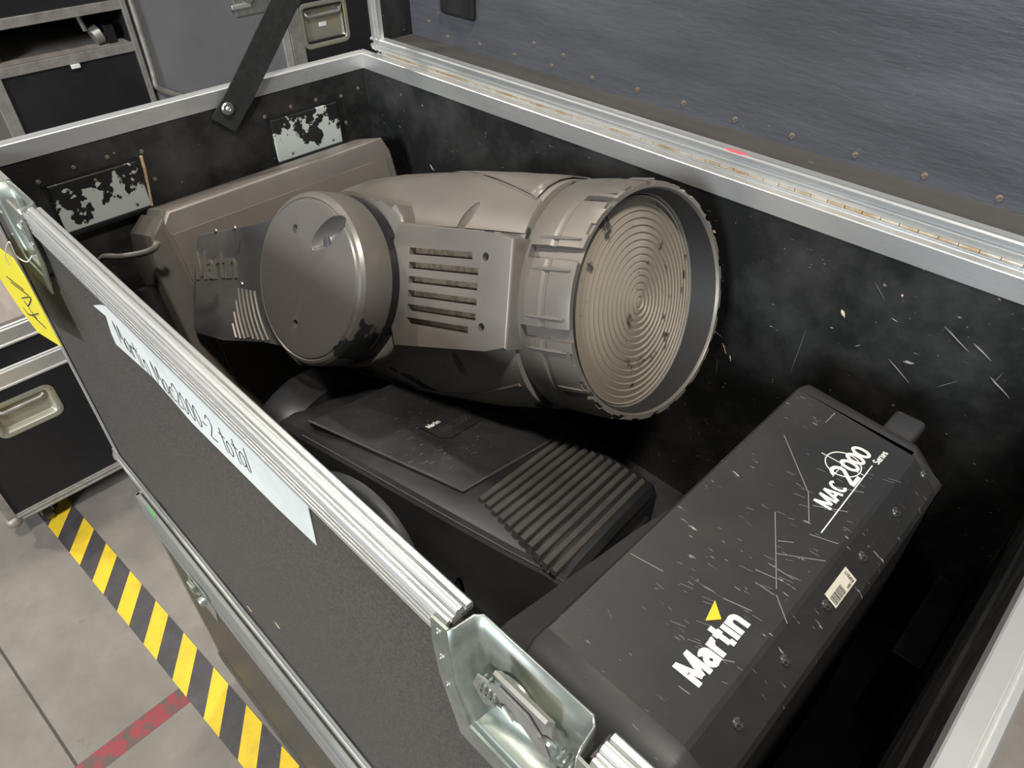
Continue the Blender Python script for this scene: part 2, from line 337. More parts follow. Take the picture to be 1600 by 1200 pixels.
MB().box((XR - .003, YF + .002, ZF), (XR, YB - .002, -.15)).build('right_lining', LINING, case)
# rim extrusion profile (u across the wall from inside 0 to outside .0225, v up)
def rimprof(outleg=.027, inleg=.030):
    P = [(0, -inleg), (.0012, -inleg), (.0012, -.004), (.0213, -.004), (.0213, -outleg), (.0245, -outleg)]
    for k in range(3):
        v = -outleg + .006 + .0075 * k; P += [(.0245, v), (.0228, v + .0004), (.0228, v + .0020), (.0245, v + .0024)]
    P += [(.0245, -.002), (.0222, .0004), (.0203, .0004), (.0198, -.0026), (.0184, -.0026), (.0178, .0006), (.0160, .0006), (.0154, -.0010), (.0146, .0034), (.0130, .0044), (.0118, .0046), (.0114, .0036), (.0106, .0036), (.0102, .0046), (.0084, .0044), (.0072, .0034),
          (.0064, -.0022), (.0050, -.0022), (.0044, .0010), (0, .001), (-.0015, -.0005), (-.0015, -inleg)]
    return P
def rim(name, fn, h0, h1): return MB().prism(rimprof(), h0, h1, fn).build(name, ALU, case)
for a_, b_ in spans(XO0, XO1): rim('rim_extrusion', lambda u, v, h: (h, YF - u, v), a_ + (.003 if a_ > 0 else 0), b_ - (.002 if b_ < 1.4 else 0))
def simprof(outleg=.03, inleg=.030):
    return [(0, -inleg), (.0012, -inleg), (.0012, -.004), (.0213, -.004), (.0213, -outleg), (.0240, -outleg), (.0240, -.001), (.0225, .0008), (.0185, .0008), (.0175, -.002), (.0150, -.002),
            (.0140, .0008), (.0060, .0008), (0, .0008), (-.0015, -.0005), (-.0015, -inleg)]
MB().prism(simprof(), YF, YB, lambda u, v, h: (XL - u, h, v)).build('rim_extrusion', ALU, case)
MB().prism(simprof(), YF, YB, lambda u, v, h: (XR + u, h, v)).build('rim_extrusion', ALU, case)
MB().prism(simprof(), XO0, XO1, lambda u, v, h: (h, YB + u * .85, v)).build('rim_extrusion', ALU, case)
# edge trims
MB().prism([(0, 0), (.03, 0), (.03, .0022), (.0022, .0022), (.0022, .03), (0, .03)], -.705, -.03, lambda u, v, h: (XO0 - .003 + u, YO0 - .001 + v, h)).build('corner_trim', ALU, case)
MB().prism([(0, 0), (.03, 0), (.03, .0022), (.0022, .0022), (.0022, .03), (0, .03)], -.705, -.03, lambda u, v, h: (XO1 + .003 - u, YO0 - .001 + v, h)).build('corner_trim', ALU, case)
b = MB(); b.prism([(0, 0), (0, .034), (.007, .034), (.009, .032), (.009, .022), (.0065, .021), (.0065, .018), (.011, .017), (.011, .007), (.0085, .006), (.0085, .003), (.011, .002), (.011, 0)], XO0, XO1, lambda u, v, h: (h, YO0 + .005 - u, -.705 + v))
b.build('bottom_trim', ALUMID, case)
MB().box((XO0 - .002, YO0, -.705), (XO0 + .002, YO1, -.672)).build('bottom_trim', ALU, case)
def ballcorner(parent, c, r=.022, m=ALUOLD):
    b = MB(); t = bmesh.new(); bmesh.ops.create_uvsphere(t, u_segments=20, v_segments=12, radius=r)
    for v in t.verts:
        v.co = Vector((v.co.x, v.co.y, v.co.z * .95)) + Vector(c)
    b.merge(t); return b.build('ball_corner', m, parent, smooth=40)
ballcorner(case, (XO0 + .010, YO0 + .012, -.690))
ballcorner(case, (XO1 - .010, YO0 + .012, -.690))
# hinge
b = MB(); b.box((.03, YB + .0185, .0010), (XO1 - .01, YB + .0255, .0035))
b.build('hinge_leaf', ALU, case)
b = MB(); x = .05
while x < 1.45:
    b.tube([(x, YB + .020, .0062), (x + .0235, YB + .020, .0062)], .0034, 10); x += .0245
b.build('piano_hinge', RUSTY, case, smooth=40)
# ---- lid, standing open behind the hinge
lid = MB(); LZT = 0.90; LYB = 0.10
b = MB().box((XO0 + .055, LYB, .024), (XO1 - .012, LYB + .010, LZT)); lidp = b.build('lid', GREYPLY, case)
MB().box((.040, .024, .0195), (XO1 - .03, LYB, .0305)).build('lid_skirt', SKIRT, lidp)
MB().box((.042, .024, .0305), (.0555, LYB, LZT)).build('lid_skirt', LINING, lidp)
def lidprof(): return [(0, 0), (.005, -.001), (.007, -.003), (.010, -.003), (.012, .002), (.017, .002), (.019, -.003), (.022, -.003), (.024, 0), (.024, .006), (.0255, .014), (.0235, .014), (.022, .006), (0, .006)]
MB().prism(lidprof(), .022, XO1, lambda u, v, h: (h, .014 + v, .0105 + u)).build('lid_rim', ALU, lidp)
MB().prism(lidprof(), .0105, LZT, lambda u, v, h: (.030 + u, .013 + v, h)).build('lid_rim', ALU, lidp)
MB().box((.022, .016, .0105), (.032, LYB + .01, LZT)).build('lid_rim', ALU, lidp)
b = MB().box((.163, LYB - .011, .089), (.2635, LYB + .002, .21), bev=.008); b.build('dish_back', BLK, lidp, smooth=30)
def rivet(parent, c, nrm, r=.0055, h=.0022, m=RUSTY, name='rivet'):
    nrm = Vector(nrm); u = nrm.orthogonal()
    return MB().lathe([(0, h), (r * .35, h), (r * .4, h * .5), (r * .62, h * .6), (r * .85, h * .5), (r, 0.0), (r, -.001), (0, -.001)], c, nrm, u, 16).build(name, m, parent, smooth=40)
first = None
def dupchild(src, c):
    o = src.copy(); COL.objects.link(o); o.location = Vector(c); return o
def rivets(parent, pts, nrm, r=.0055, m=RIVETM, name='rivet'):
    s0 = rivet(parent, LOCS[parent], nrm, r, m=m, name=name)
    for i, p in enumerate(pts):
        o = s0 if i == 0 else s0.copy()
        if i: COL.objects.link(o)
        o.location = Vector(p) - LOCS[parent]
rivets(lidp, [(x, LYB, z) for x, z in [(.173, .044), (.270, .047), (.367, .046), (.464, .046), (.561, .045), (.661, .047), (.754, .047), (.850, .045), (.946, .045), (1.043, .044), (1.139, .043), (1.232, .042), (1.329, .043),
       (.149, .084), (.114, .064), (.418, .076), (.491, .069)]], (0, -1, 0), .0048)
MB().tube([(.885, .0155, .0340), (.897, .0150, .0345), (.915, .0150, .0345), (.928, .0155, .0340)], [.0008, .0024, .0026, .0008], 8).build('red_smear', REDMARK, lidp, smooth=60)
# painted-over handle dishes and screws in the left wall
def dish_in(y0, y1, z0, z1):
    M = MB(); fn = lambda u, v, h: (h, u, v)
    M.prism([(y0, z0), (y1, z0), (y1, z1), (y0, z1)], .0005, .006, fn, bev=.003)
    p = M.build('handle_back_plate', PAINTED, case)
    e = MB(); e.box((.0, y0 - .006, z1), (.0035, y1 + .004, z1 + .004)); e.box((.0, y1, z0 - .003), (.0045, y1 + .004, z1 + .004)); e.box((0, y0 - .006, z0 - .006), (.010, y1 + .006, z0)); e.box((0, y0 - .005, z0), (.002, y0, z1))
    e.build('plate_edge', RUBBER, p)
    rivets(p, [(.006, y0 + .035, z0 + .012), (.006, y1 - .025, z0 + .012), (.006, y0 + .03, z1 - .015), (.006, (y0 + y1) / 2, z1 - .012), (.006, y1 - .03, z1 - .02)], (1, 0, 0), .003, m=STEEL)
dish_in(-.680, -.524, -.170, -.081); dish_in(-.247, -.084, -.170, -.081)
MB().tube([(.003, -.512, -.076), (.004, -.514, -.10), (.0035, -.520, -.145), (.004, -.524, -.172)], .0028, 6).build('wood_splinter', CHIP, case)
rivets(case, [(0, y, z) for y, z in [(-.507, -.07), (-.567, -.063), (-.626, -.064), (-.687, -.071), (-.501, -.126), (-.508, -.183), (-.253, -.072), (-.191, -.067), (-.13, -.068), (-.067, -.075), (-.065, -.133), (-.021, -.069)]], (1, 0, 0), .0042)
# wood chips and gouges on the back wall
random.seed(3)
def chip(parent, c, ax, L, wd, m=CHIP, nrm=(0, -1, 0)):
    ax = Vector(ax).normalized(); pts = [Vector(c) + ax * (L * t) + Vector((random.uniform(-1, 1), 0, random.uniform(-1, 1))) * wd * .4 for t in (-.5, -.2, .1, .35, .5)]
    M = MB(); M.tube([p + Vector(nrm) * .0003 for p in pts], [wd * .2, wd, wd * .8, wd * .5, wd * .15], 6); return M.build('splinter', m, parent)
SCRAPE = mat('pale_scrape', (.20, .195, .185), .6)
for (px, py, ang, L, wd) in [(1318, 490, -50, .012, .0028), (1116, 362, -30, .007, .0024), (1132, 545, -60, .022, .0009), (1141, 560, -70, .012, .0011), (1410, 462, -60, .005, .0018), (675, 262, -40, .015, .0013), (660, 165, -80, .004, .0016)]:
    a = math.radians(ang); chip(case, ony(px, py, 0), (math.cos(a), 0, math.sin(a)), L, wd, CHIP)
for (px, py, ang, L, wd) in [(1420, 566, 20, .014, .0024), (1495, 530, -28, .045, .0009), (1535, 550, -28, .030, .0011), (1405, 580, -32, .045, .0007), (1562, 605, -30, .035, .0011), (1247, 550, 88, .09, .0004), (1300, 512, 5, .005, .0010), (1398, 500, -10, .010, .0008), (1560, 590, 80, .02, .0005),
                             (1120, 520, -20, .028, .0005), (1205, 510, 5, .006, .0007), (1375, 455, -45, .03, .0003), (1480, 600, 50, .03, .0004), (1340, 540, 40, .008, .0008), (1120, 575, -85, .04, .0003)]:
    a = math.radians(ang); chip(case, ony(px, py, 0), (math.cos(a), 0, math.sin(a)), L, wd, SCRAPE)
# lid strap bolted to the left wall
A = Vector((.004, -.343, -.062)); Bv = Vector((.026, -.168, .133)); Tv = A + (Bv - A) * 4.4
sd = Vector((0, 1, -.80)); dirv = (Tv - A).normalized(); nx = Vector((1, 0, 0)); side = dirv.cross(nx).normalized() * .0265
M = MB(); segs = []
A0 = Vector((.004, -.3445, -.0635))
for t in (0, .012, .06, .5, 1):
    p = A0 + dirv * ((Tv - A0).length * t); p.x = .004 + .045 * t + (.006 if t > .05 else 0)
    segs.append([p - side, p + side, p + side + nx * .0035, p - side + nx * .0035])
M.loft(segs); strap = M.build('lid_strap', STRAPM, case)
M = MB().lathe([(0, .0045), (.004, .0045), (.0055, .003), (.0105, .0032), (.0125, .001), (.0125, -.001), (0, -.001)], onx(356, 170, .0125), (1, 0, 0), (0, 1, 0), 28); M.build('washer', STEEL, strap, smooth=40)
MB().lathe([(0, .0065), (.0015, .0065), (.0022, .0075), (.0036, .0072), (.0042, .0045), (0, .0045)], onx(356, 170, .0125), (1, 0, 0), (0, 1, 0), 16).build('rivet_head', ALU, strap, smooth=40)

# ---- recessed butterfly latch, front right
def latch(parent, cx, name='latch'):
    x0, x1 = cx - .063, cx + .063; yb = YF - .0005; yf = YO0 - .0035
    # flange
    M = MB(); out = [(x0 - .014, .001), (x0 - .016, -.03), (x0 - .012, -.075), (x0 + .012, -.135), (x1 - .012, -.135), (x1 + .012, -.075), (x1 + .016, -.03), (x1 + .014, .001)]
    inn = [(x0 + .004, .003), (x0 + .004, -.03), (x0 + .006, -.07), (x0 + .022, -.110), (x1 - .022, -.110), (x1 - .006, -.07), (x1 - .004, -.03), (x1 - .004, .003)]
    n = len(out)
    for i in range(n - 1):
        q = [out[i], out[i + 1], inn[i + 1], inn[i]]
        M.prism(q, 0, .0022, lambda u, v, h: (u, yf - h - max(0, -v - .07) * .06, v))
    root = M.build(name, STEEL, parent)
    # dish wall: goes inward and forms the recess back
    M = MB(); rings = []
    def ring(ins, y, r=.0):
        return [Vector((p[0] + ins * (1 if p[0] < cx else -1), y, p[1] + (ins if p[1] < -.05 else 0))) for p in inn]
    R = [ring(0, yf - .002), ring(.002, yf + .004), ring(.004, yb - .006), ring(.009, yb - .001)]
    V = [[M.bm.verts.new(p) for p in rg] for rg in R]
    for i in range(3):
        for k in range(n - 1): M.bm.faces.new((V[i][k], V[i][k + 1], V[i + 1][k + 1], V[i + 1][k]))
    M.bm.faces.new(V[3])
    o = M.build('latch_dish', STEEL, root, smooth=50); md = o.modifiers.new('s', 'SOLIDIFY'); md.thickness = .0016; md.offset = 0
    # mechanism: base cup, butterfly wing, hook plate, springs
    zc = -.058; yc = yb - .004
    MB().lathe([(0, .0135), (.006, .0135), (.007, .012), (.013, .012), (.0165, .0105), (.0185, .007), (.0185, 0), (0, 0)], (cx - .014, yc, zc), (0, -1, 0), (1, 0, 0), 32).build('cam_drum', STEEL, root, smooth=40)
    M = MB(); M.prism([(-.026, -.010), (-.022, .012), (-.010, .020), (.012, .020), (.024, .012), (.026, -.010), (.012, -.006), (-.012, -.006)], .008, .0105, lambda u, v, h: (cx - .005 + u, yc - h, zc + v), bev=.0006)
    M.build('hook_plate', STEEL, root)
    M = MB(); M.prism([(0, -.044), (.0022, -.044), (.0026, -.014), (.0085, -.006), (.0095, -.0015), (.0070, .0), (.0010, -.0095), (-.0005, -.014)], -.020, .029, lambda u, v, h: (cx + h, yc - .0085 - u, v - .009), bev=.0006)
    M.build('butterfly_wing', ALUOLD, root, smooth=30)
    M = MB(); M.prism([(-.024, .014), (-.015, .022), (.014, .021), (.030, .004), (.036, -.012), (.026, -.018), (.018, -.008), (.0, .006), (-.016, .004)], .0115, .0135, lambda u, v, h: (cx - .005 + u, yc - h, zc + v), bev=.0006)
    M.build('cam_arm', ALUOLD, root)
    M = MB(); M.prism([(-.048, -.016), (-.042, .006), (-.030, .010), (-.022, .0), (-.024, -.020), (-.036, -.030)], .0105, .0125, lambda u, v, h: (cx - .002 + u, yc - h, zc + v), bev=.0006); M.build('wing_tab', ALUOLD, root)
    M = MB(); M.tube(polyline_smooth([(cx + .020, yc - .012, zc + .004), (cx + .028, yc - .014, zc + .014), (cx + .034, yc - .012, zc + .008), (cx + .031, yc - .012, zc)]), .0022, 6); M.build('hook', STEEL, root, smooth=40)
    for sgn, c0 in ((-1, cx - .040), (1, cx + .036)):
        M = MB()
        pts = [Vector((c0 + .0016 * k / 3, yc - .010 + .0065 * math.cos(k * .7), zc - .002 + .0065 * math.sin(k * .7))) for k in range(0, 34)]
        M.tube(pts, .0013, 6)
        M.tube([pts[-1], pts[-1] + Vector((.010 * -sgn, -.003, .014)), pts[-1] + Vector((.02 * -sgn, -.004, .008))], .0013, 6)
        M.build('spring', STEEL, root, smooth=40)
    rivets(root, [Vector((x, yf - .002, z)) for x, z in [(x0 - .006, -.010), (x0 - .006, -.045), (x0 - .002, -.080), (x0 + .012, -.115), (x1 + .006, -.010), (x1 + .006, -.045), (x1 - .012, -.115)]], (0, -1, 0), .0042, m=STEEL)
    return root
latch(case, LAT[1])
lt = latch(case, LAT[0])
# white tape label with handwriting
def onf(x, y): p = ony(x, y, YO0 + .002); return (p.x, p.z)
top = [onf(*p) for p in [(146, 477), (158, 476), (173, 480), (250, 562), (330, 640), (400, 709), (480, 783)]]
top = [(x, min(z, -.0285)) for x, z in top]; top[0] = onf(146, 477)
bot = [onf(*p) for p in [(495, 852), (433, 793), (373, 733), (300, 660), (240, 590), (182, 538), (174, 520), (166, 494)]]
M = MB(); M.prism(top + bot, 0, .0007, lambda u, v, h: (u, YO0 + .0023 - h, v)); lab = M.build('label_tape', WHITE, case)
GL = {'M': [[(0, 0), (.1, 1), (.35, .3), (.6, 1), (.7, 0)]], 'a': [[(.5, .55), (.25, .65), (.05, .35), (.2, .05), (.45, .2), (.5, .6), (.5, .1), (.6, 0)]], 'r': [[(.1, 0), (.1, .6)], [(.1, .4), (.3, .62), (.5, .55)]],
      't': [[(.25, .95), (.25, .1), (.4, 0)], [(0, .65), (.5, .65)]], 'i': [[(.1, .6), (.1, 0)], [(.1, .8), (.12, .85)]], 'n': [[(.05, .6), (.05, 0)], [(.05, .4), (.25, .62), (.42, .45), (.42, 0)]],
      'c': [[(.5, .5), (.3, .62), (.05, .35), (.2, .03), (.5, .1)]], '2': [[(.0, .75), (.25, 1), (.5, .75), (.3, .4), (0, 0), (.55, .05)]], '0': [[(.25, .9), (.03, .6), (.1, .1), (.35, .05), (.48, .5), (.25, .9)]],
      '-': [[(.05, .4), (.45, .42)]], 'o': [[(.25, .6), (.05, .4), (.1, .05), (.35, .03), (.47, .35), (.25, .6)]], 'l': [[(.15, 1), (.12, 0)]], ' ': [],
      '1': [[(.2, 1), (.15, 0)]], '/': [[(0, -.1), (.5, 1.05)]], 'S': [[(.5, .9), (.2, 1), (.05, .75), (.4, .45), (.45, .15), (.1, 0), (0, .15)]]}
def hand(M, s, x0, fnz, hgt, adv, fn3, r=.0009, nrm=(0, -1, 0)):
    x = x0
    for ch in s:
        for st in GL.get(ch, []):
            pts = [Vector(fn3(x + u * hgt * .75, fnz(x) + v * hgt)) for u, v in st]
            if len(pts) > 2: pts = polyline_smooth(pts, 4)
            M.strip(pts, r, nrm, .0004)
        x += adv * (1.25 if ch in 'M' else .75 if ch in 'itlr ' else 1)
    return M
p0 = onf(188, 535); p1 = onf(402, 748)
zf = lambda x: p0[1] + (p1[1] - p0[1]) * (x - p0[0]) / (p1[0] - p0[0]) + .004 - .012 * math.sin(math.pi * max(0, min(1, (x - p0[0]) / (p1[0] - p0[0]))))
hand(MB(), 'Martin Mac2000-2 total', p0[0] + .008, zf, .036, (p1[0] - p0[0]) / 21, lambda x, z: (x, YO0 + .0016, z), r=.0007).build('handwriting', INK, lab)
for px, py in [(389, 950), (432, 975)]:
    p = ony(px, py, YO0 + .003); M = MB(); M.prism([(-.006, .0), (0, .003), (.010, -.001), (.004, -.0035)], 0, .0008, lambda u, v, h: (p.x + u, p.y - h, p.z + v)); M.build('chipped_spot', CHIP, case)
# wooden block inside
MB().box((1.395, -.185, ZF + .0005), (1.4385, -.004, -.49), bev=.004).build('corner_block', LINING, case)

# yellow tag tied to the left latch
tg = thing('yellow_tag', (.14, -.80, -.10), 'yellow card tag with handwritten figures tied to the left latch', 'tag')
q = [(-.03, .015), (.012, .035), (.040, .018), (.060, -.045), (.132, -.215), (.128, -.225), (.075, -.185), (-.03, -.08)]
T0 = Vector((.112, -.800, -.118))
def tagp(u, v, h): return (T0.x + u, T0.y - .004 - h - .012 * math.sin(max(0, -v) * 9), T0.z + v)
pts = [ony(x, y, -.80) for x, y in [(-20, 370), (5, 392), (20, 402), (40, 434), (60, 471), (97, 542), (60, 519), (35, 487), (10, 450), (-20, 400)]]
M = MB(); M.prism([(p.x, p.z) for p in pts], 0, .0008, lambda u, v, h: (u, -.80 - h, v)); M.build('tag_card', TAG, tg)
hm = MB()
def o8(x, y): return ony(x, y, -.8012)
for st in [[(10, 432), (37, 453)], [(17, 441), (45, 462)], [(34, 466), (48, 465), (44, 478), (38, 470), (50, 488), (58, 498)], [(36, 480), (46, 492), (60, 490)], [(50, 492), (72, 513)]]:
    ps = [o8(*s_) for s_ in st]; ps = polyline_smooth(ps, 4) if len(ps) > 2 else ps
    hm.strip(ps, .0011, (0, -1, 0), .0004)
hm.build('handwriting', INK, tg)
M = MB(); M.tube(polyline_smooth([ony(14, 414, -.802), ony(8, 400, -.803), ony(14, 378, -.80), ony(26, 400, -.797), ony(42, 409, -.79), ony(50, 400, -.782)]), .0009, 6); M.build('string', WHITE, tg)

# ================================================================== LOWER CASE (the big case stands on it)
low = thing('flight_case', (.8, -.37, -1.40), 'closed dark flight case underneath the large open case, aluminium edges', 'flight case')
LX = .10; LY = -.783
MB().box((LX, LY, -1.40), (XO1, .02, -.722)).build('case_body', LAM, low)
for z0, z1, nm in ((-.745, -.715, 'top_trim'), (-.800, -.757, 'rim_extrusion'), (-.842, -.802, 'rim_extrusion'), (-1.40, -1.365, 'bottom_trim')):
    MB().prism([(LY - .003, z0), (LY - .006, z0 + .004), (LY - .003, z0 + .012), (LY - .006, z0 + .018), (LY - .006, z1 - .004), (LY - .003, z1), (LY + .004, z1), (LY + .004, z0)], LX - .002, XO1, lambda u, v, h: (h, u, v)).build(nm, LAM if 'bottom' in nm else ALUMID, low)
MB().box((LX - .003, LY - .003, -1.40), (LX + .004, LY + .03, -.715)).build('corner_trim', mat('scuffed_pale_edge', (.42, .38, .28), .5, .5), low)
M = MB(); M.prism([(.30, -.795), (.38, -.79), (.40, -.83), (.38, -.885), (.30, -.885), (.28, -.83)], 0, .004, lambda u, v, h: (u, LY - .006 - h, v), bev=.001); l2 = M.build('latch', STEEL, low)
MB().lathe([(0, .010), (.010, .010), (.013, .006), (.013, 0), (0, 0)], (.34, LY - .010, -.845), (0, -1, 0), (1, 0, 0), 20).build('cam_drum', STEEL, l2, smooth=40)
MB().box((.31, LY - .020, -.825), (.335, LY - .010, -.80), bev=.002).build('butterfly_wing', STEEL, l2)
p = ony(238, 800, LY - .0072); M = MB(); M.prism([(-.02, .006), (.0, .010), (.018, .003), (.016, -.006), (-.012, -.008)], 0, .0015, lambda u, v, h: (p.x + u, p.y - h, p.z + v)); M.build('paint_dab', GREENM, low)
def castor(parent, x, y, r=.045):
    zt = -ZR + .10; b = MB(); b.box((x - .04, y - .04, zt - .006), (x + .04, y + .04, zt + .001)); b.box((x - .022, y - .02, -ZR + r - .01), (x + .022, y - .016, zt)); b.box((x - .022, y + .016, -ZR + r - .01), (x + .022, y + .02, zt))
    o = b.build('castor', ALUOLD, parent)
    MB().lathe([(0, -.014), (r * .9, -.014), (r, -.010), (r, .010), (r * .9, .014), (0, .014)], (x, y, -ZR + r), (0, 1, 0), (1, 0, 0), 28).build('wheel', RUBBER, o, smooth=40)
for x in (.22, 1.34):
    for y in (-.68, -.08): castor(low, x, y)

# ================================================================== MOVING HEAD 1 (dusty grey, on top)
O1 = Vector((.5225, -.2788, -.2177)); d1 = Vector((.9546, .1454, .2600)).normalized(); n1 = Vector((.02, -.9021, .4310)).normalized(); w1 = Vector((-.2972, .4062, .8641)).normalized()
def F1(s, n, w): return O1 + d1 * s + n1 * n + w1 * w
mh = thing('moving_head_light', (.12, -.32, -.669), 'dusty tan-grey moving head stage light with round ribbed lens, lying on top', 'stage light')
def sup(a, ru, rd, rn, e):
    c, s_ = math.cos(a), math.sin(a); x = math.copysign(abs(c) ** (2 / e), c) * rn; y = math.copysign(abs(s_) ** (2 / e), s_); return x, y * (ru if y > 0 else rd)
def headloft(F, prof, e=2.3, N=72):
    rings = []
    for s, ru, rd, rn, *c in prof:
        c0 = c[0] if c else 0
        rings.append([F(s, *(lambda q: (q[0], q[1] + c0))(sup(k * 2 * math.pi / N, ru, rd, rn, e))) for k in range(N)])
    return MB().loft(rings)
HP = [(-.262, .045, .045, .045), (-.255, .075, .08, .075), (-.235, .108, .115, .105), (-.20, .135, .145, .125), (-.15, .155, .168, .14), (-.09, .168, .184, .150), (-.02, .174, .192, .157), (.06, .176, .194, .160),
      (.14, .175, .190, .162), (.22, .172, .184, .163), (.29, .168, .174, .163), (.330, .165, .168, .163)]
shell = headloft(F1, HP)
cut = []
def ell(F, c, r, rot=0, seg=24):
    t = bmesh.new(); bmesh.ops.create_uvsphere(t, u_segments=seg, v_segments=14, radius=1)
    for v in t.verts:
        x, y, z = v.co.x * r[0], v.co.y * r[1], v.co.z * r[2]; x, z = x * math.cos(rot) - z * math.sin(rot), x * math.sin(rot) + z * math.cos(rot)
        v.co = F(c[0] + x, c[1] + y, c[2] + z)
    m = MB(); m.merge(t); return m
cut.append(ell(F1, (.222, .152, .105), (.010, .030, .030), -.35)); cut.append(ell(F1, (.222, .150, -.118), (.010, .026, .030), .30))
hs = shell.build('head_shell', BARE, mh, cuts=cut, smooth=50)
# raised cover edges on the shell
def onshell(s, ang, off=.0005):
    for i in range(len(HP) - 1):
        if HP[i][0] <= s <= HP[i + 1][0]:
            t = (s - HP[i][0]) / (HP[i + 1][0] - HP[i][0]); v = [HP[i][k] * (1 - t) + HP[i + 1][k] * t for k in range(4)]; break
    x, y = sup(ang, v[1] + off, v[2] + off, v[3] + off, 2.3); return F1(s, x, y)
R_ = math.radians
M = MB()
M.tube([onshell(s, R_(a)) for s, a in [(-.05, 96), (.03, 92), (.10, 82), (.17, 70), (.24, 58), (.32, 47)]], .0030, 6)
M.tube([onshell(s, R_(a)) for s, a in [(-.02, -58), (.06, -63), (.14, -62), (.22, -56), (.32, -43)]], .0030, 6)
M.build('cover_seam', DUSTY, hs, smooth=40)
# upper cover plate: dusty wedge of shell lifted slightly
rows = []
for s in [-.05 + .0185 * k for k in range(21)]:
    a0 = 96 - max(0, (s + .0)) * 150; row = []
    a0 = {True: 98}.get(s < 0, 98 - 158 * s if s < .33 else 47)
    rows.append([onshell(min(s, .329), R_(a0 + (175 - a0) * t / 12), .0022) for t in range(13)])
M = MB(); V = [[M.bm.verts.new(p) for p in r] for r in rows]
for i in range(len(V) - 1):
    for k in range(12): M.bm.faces.new((V[i][k], V[i][k + 1], V[i + 1][k + 1], V[i + 1][k]))
o = M.build('top_cover', DUSTY, hs, smooth=60); md = o.modifiers.new('s', 'SOLIDIFY'); md.thickness = .002; md.offset = -1
rows = []
for s in [-.20 + .0265 * k for k in range(21)]:
    a1 = 96 if s < 0 else 96 - 150 * s
    a1 = max(a1, 44)
    rows.append([onshell(min(s, .329), R_(26 + (a1 - 26) * t / 12), .0016) for t in range(13)])
M = MB(); V = [[M.bm.verts.new(p) for p in r] for r in rows]
for i in range(len(V) - 1):
    for k in range(12): M.bm.faces.new((V[i][k], V[i][k + 1], V[i + 1][k + 1], V[i + 1][k]))
cc = [ell(F1, (.222, .155, .105), (.010, .034, .030), -.35)]
o = M.build('upper_side_cover', DUSTY, hs, smooth=60)
md = o.modifiers.new('s', 'SOLIDIFY'); md.thickness = .002; md.offset = -1
bpy.context.view_layer.update(); nm = bpy.data.meshes.new_from_object(o.evaluated_get(bpy.context.evaluated_depsgraph_get())); o.modifiers.clear(); o.data = nm
off = LOCS[hs]
cm = bpy.data.meshes.new('cut'); cb = cc[0].bm
bmesh.ops.recalc_face_normals(cb, faces=cb.faces[:])
for v in cb.verts: v.co -= off
cb.to_mesh(cm); co = bpy.data.objects.new('cut', cm); COL.objects.link(co); co.parent = hs
md = o.modifiers.new('b', 'BOOLEAN'); md.object = co; md.solver = 'EXACT'; bpy.context.view_layer.update()
nm = bpy.data.meshes.new_from_object(o.evaluated_get(bpy.context.evaluated_depsgraph_get())); o.modifiers.clear(); o.data = nm; bpy.data.objects.remove(co)
for p in o.data.polygons: p.use_smooth = True
o.data.set_sharp_from_angle(angle=R_(50))
# flat side panel with vent slots
SP = [(.122, .088), (.30, .079), (.336, .074), (.336, -.069), (.30, -.075), (.122, -.094), (.108, -.05), (.106, 0), (.110, .06)]
M = MB(); M.prism(SP, .135, .180, lambda u, v, h: F1(u, h, v), bev=.004)
cs = []
for i, wv in enumerate([.048, .028, .008, -.012, -.032, -.051]):
    s0, s1 = .148, (.268 if i in (0, 5) else .280)
    c_ = MB(); c_.box((0, 0, 0), (1, 1, 1)); 
    for v in c_.bm.verts: v.co = F1(s0 + (s1 - s0) * v.co.x, .140 + .05 * v.co.y, wv + (v.co.z - .5) * .0095)
    cs.append(c_)
for wv in (.048, -.044): cs.append(MB().lathe([(0, .160), (.0055, .160), (.0055, .19), (0, .19)], F1(.291, 0, wv), n1, d1, 20))
sp = M.build('side_panel', DUSTY, mh, cuts=cs, smooth=30)
MB().prism([(.14, .058), (.29, .058), (.29, -.062), (.14, -.062)], .150, .1675, lambda u, v, h: F1(u, h, v)).build('vent_mesh', MESHB, sp)
MB().lathe([(0, .166), (.002, .166), (.0035, .164), (.004, .160), (0, .160)], F1(.291, 0, .048), n1, d1, 12).build('screw', STEEL, sp, smooth=40)
# front ring with castellated rim (its axis leans a little towards the near side)
TH = R_(3.2); PLc = O1 + d1 * .421; dr = (d1 * math.cos(TH) + n1 * math.sin(TH)).normalized(); nr1 = (n1 * math.cos(TH) - d1 * math.sin(TH)).normalized()
def rimh(a): return .0245 - .0195 * math.cos(a)
def RGf(r, h, a): return PLc + dr * h + (nr1 * math.cos(a) + w1 * math.sin(a)) * r
NS = 192; V = []; M = MB()
prof = [(.150, -.085), (.1655, -.085), (.1675, -.080), (.1675, -.042), (.1645, -.039), (.1645, -.034), (.1665, -.031), (.1660, 'r-.022'), (.1640, 'r-.004'), (.1628, 'r'), (.1560, 'r'), (.1540, 'r-.004'), (.1500, .003), (.1495, .0005), (.1470, -.002), (.147, -.08)]
for r, h in prof:
    rg = []
    for k in range(NS):
        a = 2 * math.pi * k / NS; hh = h if not isinstance(h, str) else (rimh(a) + (float(h[1:]) if len(h) > 1 else 0))
        rg.append(M.bm.verts.new(RGf(r, hh, a)))
    V.append(rg)
for i in range(len(V)):
    A, B = V[i], V[(i + 1) % len(V)]
    for k in range(NS): M.bm.faces.new((A[k], A[(k + 1) % NS], B[(k + 1) % NS], B[k]))
cs = []
